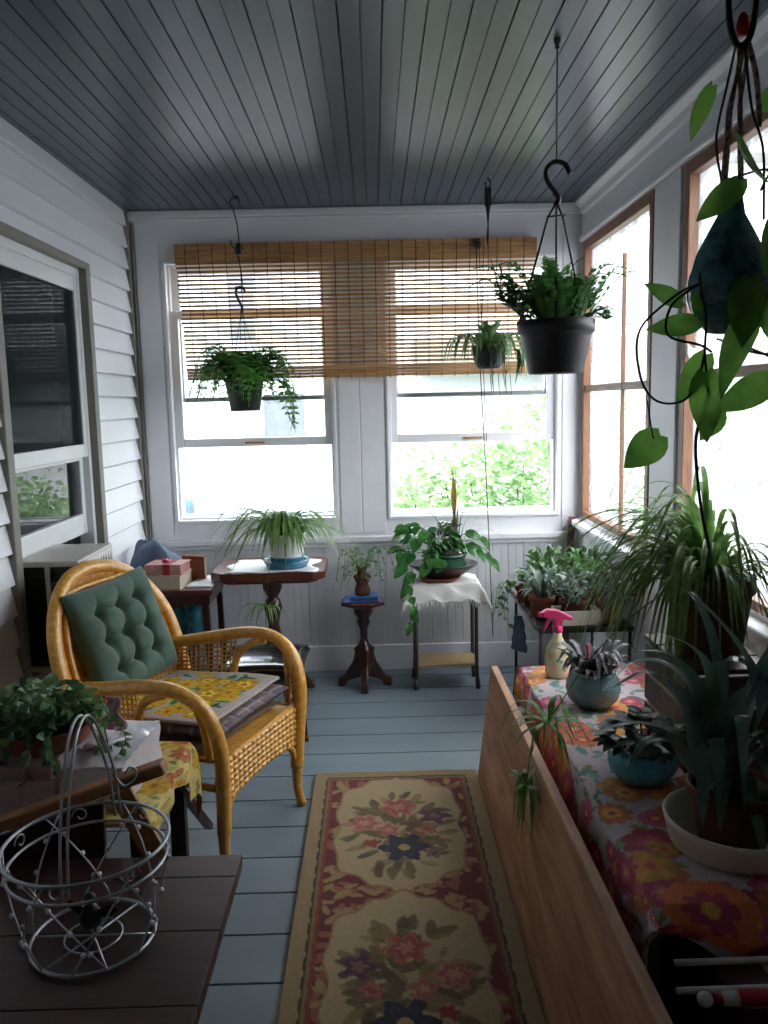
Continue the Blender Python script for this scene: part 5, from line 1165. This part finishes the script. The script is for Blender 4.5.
# -- yellow floral cloth table
t = thing('low_table', 'low black legged table under the yellow flowered cloth', 'table', (-.82, 1.93, 0))
MB().box(-.30, .29, -.20, .20, .475, .493).build('top', M_['plank'], t)
for sx in (-1, 1):
    for sy in (-1, 1): b = MB(); b.bar((sx*.265, sy*.17, .475), (sx*.262, sy*.17, 0), .04, .03); b.build('leg', M_['black'], t)
b = MB(); b.bar((.265, .12, .43), (.30, .37, .16), .022, .018); b.build('folding_brace', M_['mahog'], t)
LU, LV = .86, .60; nu, nv = 120, 96
def ycl(u, v):
    s, q = u*LU, v*LV; X = -1.125+min(max(s-.06, 0), .60); Y = 1.72+min(max(q-.06, 0), .42); Z = .4955; ex = max(0, s-.66); ey = max(0, q-.48); ny = max(0, .06-q)
    Z -= ex*.75*(1 if q > .42 else .32+.1*math.sin(q*20)); X += min(ex, .03)*.5+.008*math.sin(q*40)*min(1, ex*12)
    Z -= ey*.95+ny*.25; Y += min(ey, .02)*.6-min(ny, .02)*.5
    Z += .0015*math.sin(X*50)*math.sin(Y*45); return (X, Y, Z)
b = MB(); b.grid(ycl, nu, nv); P = np.array([(i/(nu-1)*LU, j/(nv-1)*LV) for i in range(nu) for j in range(nv)])
setcol(b, flower_pattern(P, 23, (206,186,112), [((212,170,60), (190,140,40), (150,90,40)), ((190,120,70), (160,70,50), (210,170,80)), ((222,200,130), (200,160,70), (150,100,50))], [(120,130,60), (150,150,80), (96,110,56)], 130, .025, .05, (0, LU, 0, LV)))
put(b, 'yellow_tablecloth', M_['vcloth'], 'yellow flowered cloth covering the low table left of the armchair', 'tablecloth')
def hatbox(nm, lab, cat, x0, x1, y0, y1, z0, z1, m, lm=None):
    cx, cy = (x0+x1)/2, (y0+y1)/2; t = thing(nm, lab, cat, (cx, cy, z0)); w, d, h = x1-x0, y1-y0, z1-z0
    b = MB(); b.box(-w/2+.003, w/2-.003, -d/2+.003, d/2-.003, 0, h*.72); b.build('body', m, t, bevel=.003); b = MB(); b.box(-w/2, w/2, -d/2, d/2, h*.72, h); b.build('lid', lm or m, t, bevel=.004); return t
hatbox('woven_box', 'dusty pink woven box under the leafy plant at left edge', 'box', -1.06, -.735, 1.735, 1.98, .4985, .615, M_['basketp'], mat('dusty_pink_lid', S(150,122,126), .7, .12))
t = thing('wrapped_package', 'white carton wrapped in clear film on the yellow cloth', 'package', (-.675, 1.90, .4985), -.05)
b = MB(); b.box(-.10, .092, -.14, .13, 0, .098); b.build('carton', M_['paper'], t, bevel=.004)
b = MB(); b.grid(lambda u, v: (-.103+.2*u+.002*math.sin(v*40), -.142+.275*v, .100+.004*abs(math.sin(u*6+v*4))+.0015*math.sin(u*13+v*5)*math.sin(v*11)), 50, 50)
b.grid(lambda u, v: (.0955+.003*math.sin(u*20+v*8), -.142+.275*u, .002+.1*v), 24, 12); b.build('film', M_['wrap'], t)
b = MB(); b.tube([(-.03, -.03, .104), (.02, -.05, .115), (.06, .02, .108)], [.012, .02, .008], 8, n=8, flat=.6); b.build('film_twist', M_['wrap'], t)
t = thing('ivy_dish', 'bushy small leaved plant in a terracotta dish on the pink box', 'potted plant', (-.80, 1.875, .6165))
MB().lathe([(.03, 0), (.09, 0), (.10, .01), (.113, .045), (.115, .05), (.108, .05), (.095, .02), (.03, .018)], 32).build('dish', M_['terra'], t); MB().lathe([(.01, .034), (.10, .038), (.01, .05)], 18).build('soil', M_['soil'], t)
b = MB(); bs = MB(); R.seed(91)
for i in range(330):
    a = R.uniform(0, 2*PI); q = V((math.cos(a), math.sin(a)*.8, 0)); rr = R.random()**.6*.125; p = q*rr+V((0,0,.05+R.uniform(.0,.095)*(1-.35*rr/.125))); d = (q*.7+V((R.uniform(-.8,.8), R.uniform(-.9,.3), R.uniform(-.7,.6)))).normalized(); b.leaf(p, p+d*R.uniform(.022,.045), R.uniform(.016,.03), n=6, heart=R.random() > .5)
for k in range(10):
    a = R.uniform(-PI*1.05, .15); q = V((math.cos(a), math.sin(a)*.8, 0)); vn = smooth_path([q*.08+V((0,0,.06)), q*.14+V((0,0,.06)), q*.155+V((0,0,.0)), q*.16+V((0,0,-.05*R.random()))], 9); bs.tube(vn, .0014, 4)
    for p in vn[2:]:
        for _ in range(2): d = V((R.uniform(-1,1), -.6, R.uniform(-.8,.4))).normalized(); b.leaf(p, p+d*R.uniform(.02,.035), .022, n=6)
vn = smooth_path([(.09, -.02, .07), (.15, -.04, .09), (.19, -.05, .06), (.205, -.05, .02), (.19, -.06, -.01)], 14); bs.tube(vn, .0013, 4)
for p in vn[3:]:
    for _ in range(2): d = V((R.uniform(-1,1), -.6, R.uniform(-.6,.6))).normalized(); b.leaf(p, p+d*R.uniform(.018,.03), .018, n=6)
b.build('leaves', M_['ivy'], t); bs.build('stems', M_['stem'], t)
b = MB(); b.grid(lambda u, v: (.06*(u-.5)*(1-.5*v)+.008*math.sin(v*9), .004*math.sin(u*12), .085*v), 10, 10); put(b, 'pink_paper', mat('pale_pink_tissue', S(206,170,180), .7, .05), 'scrap of pale pink tissue tucked beside the leafy dish plant', 'paper', (-.665, 1.955, .6095), solid=.003)
# -- wooden folding chair whose arm crosses in front
t = thing('wooden_folding_chair', 'folded brown wooden chair, its arm slanting behind the wire basket', 'chair', (-.65, 1.672, 0))
b = MB(); b.bar((-.42, .0, .435), (.185, .0, .640), .042, .028, up=(0,0,1)); b.build('armrest', M_['oak'], t, bevel=.006)
b = MB(); b.bar((.085, .0, .585), (.215, .0, .30), .012, .05, up=(1,0,0)); b.bar((.215, 0, .30), (.16, 0, .0), .012, .04, up=(1,0,0)); b.build('front_leg', M_['oak'], t, bevel=.003)
b = MB(); b.bar((-.30, .0, .47), (-.15, .0, 0), .014, .045, up=(1,0,0)); b.build('rear_leg', M_['oak'], t, bevel=.003)
b = MB(); b.bar((-.24, .0, .30), (.20, .0, .33), .012, .035); b.build('side_rail', M_['oak'], t, bevel=.003); MB().prism([(-.46, .08), (.03, .08), (.05, .57), (-.46, .395)], .016, 'y', -.008).build('seat_panel', M_['mahog'], t, bevel=.003)
# -- dark plank table
t = thing('plank_table', 'dark weathered plank table filling the bottom left foreground', 'table', (-.72, 1.30, 0))
TT = .45
for k, (a, c) in enumerate(((.262, .342), (.09, .2605), (-.10, .0885), (-.30, -.1015), (-.49, -.3015))):
    MB().box(-.47, .415, a, c, TT-.03, TT).build('plank', M_['plank'], t, bevel=.0015)
for sx in (-.43, .20):
    for sy in (-.45, .30): b = MB(); b.box(sx-.028, sx+.028, sy-.028, sy+.028, 0, TT-.09); b.build('leg', M_['plank'], t, bevel=.003)
b = MB(); b.box(-.44, .215, -.47, -.45, TT-.09, TT-.03); b.box(-.44, .215, .30, .32, TT-.09, TT-.03); b.box(-.44, -.42, -.45, .30, TT-.09, TT-.03); b.box(.195, .215, -.45, .30, TT-.09, TT-.03); b.build('apron', M_['plank'], t)
# -- wire basket
t = thing('wire_basket', 'silver wire basket with beads and a tall hoop handle', 'basket', (-.53, 1.375, TT+.0035))
def ring(r, z, w=.0032, m='galv', nm='rim_ring'):
    b = MB(); b.tube([(r*math.cos(2*PI*i/48), r*math.sin(2*PI*i/48), z) for i in range(48)], w, 7, closed=True); return b
ring(.142, .185, .0034).build('rim', M_['galv'], t); ring(.137, .150, .003).build('lower_rim', M_['galv'], t); ring(.108, .003, .0035).build('base_ring', M_['galv'], t); ring(.05, .003, .002).build('base_inner_ring', M_['galv'], t)
def br(z): return .108+(.142-.108)*(z/.185)**.8
for i in range(12):
    a = 2*PI*i/12; s = 1 if i % 2 else -1
    pts = [V((br(z)*math.cos(a+s*.9*k/8), br(z)*math.sin(a+s*.9*k/8), z)) for k in range(9) for z in [.003+.182*k/8]]
    b = MB(); b.tube(pts, .0018, 6); wv = b.build('stave', M_['galv'], t)
    for k in (2, 4, 6): bb = MB(); bb.ball(pts[k]+V((math.cos(a)*.004, math.sin(a)*.004, 0)), .0052, 8); bb.build('bead', M_['bead_glass'], wv)
for i in range(3): a = PI*i/3; MB().tube([(.108*math.cos(a), .108*math.sin(a), .003), (-.108*math.cos(a), -.108*math.sin(a), .003)], .002, 5).build('base_spoke', M_['galv'], t)
for i in range(7):
    a = 2*PI*i/7+.2; b = MB(); c = V((.137*math.cos(a), .137*math.sin(a), .168)); e = V((-math.sin(a), math.cos(a), 0)); sp = [c+e*(.017-.0016*k)*math.cos(k*.75)+V((0,0,1))*(.017-.0016*k)*math.sin(k*.75) for k in range(9)]; b.tube(sp, .0016, 5, n=30); b.build('scroll', M_['galv'], t)
for off in (-.006, .006):
    b = MB(); b.tube([(.01+off, -.137, .16), (.012+off, -.128, .25), (.01+off, -.09, .345), (.006+off, -.03, .405), (.004+off, .03, .405), (.006+off, .085, .34), (.01+off, .125, .25), (.012+off, .138, .16)], .0026, 7, n=50); b.build('handle', M_['galv'], t)
b = MB(); b.tube([(.012, .125, .25), (.03, .128, .225), (.05, .13, .235), (.055, .13, .255), (.043, .128, .262), (.036, .128, .25)], .0022, 6, n=24); b.build('handle_curl', M_['galv'], t)
b = MB(); b.lathe([(.004, .0), (.018, .006), (.022, .02), (.012, .04), (.006, .05)], 14, (-.01, .02, .002)); b.ball((-.01, .02, .058), .011, 10); b.add([(-.01,.02,.03), (.03,.01,.05), (.045,.01,.04), (.02,.015,.02)], [(0,1,2,3)]); b.add([(-.01,.02,.03), (-.05,.03,.05), (-.06,.03,.04), (-.03,.025,.02)], [(0,1,2,3)])
put(b, 'bird_ornament', M_['black'], 'small black bird ornament standing inside the wire basket', 'ornament', (-.53, 1.375, TT+.008))
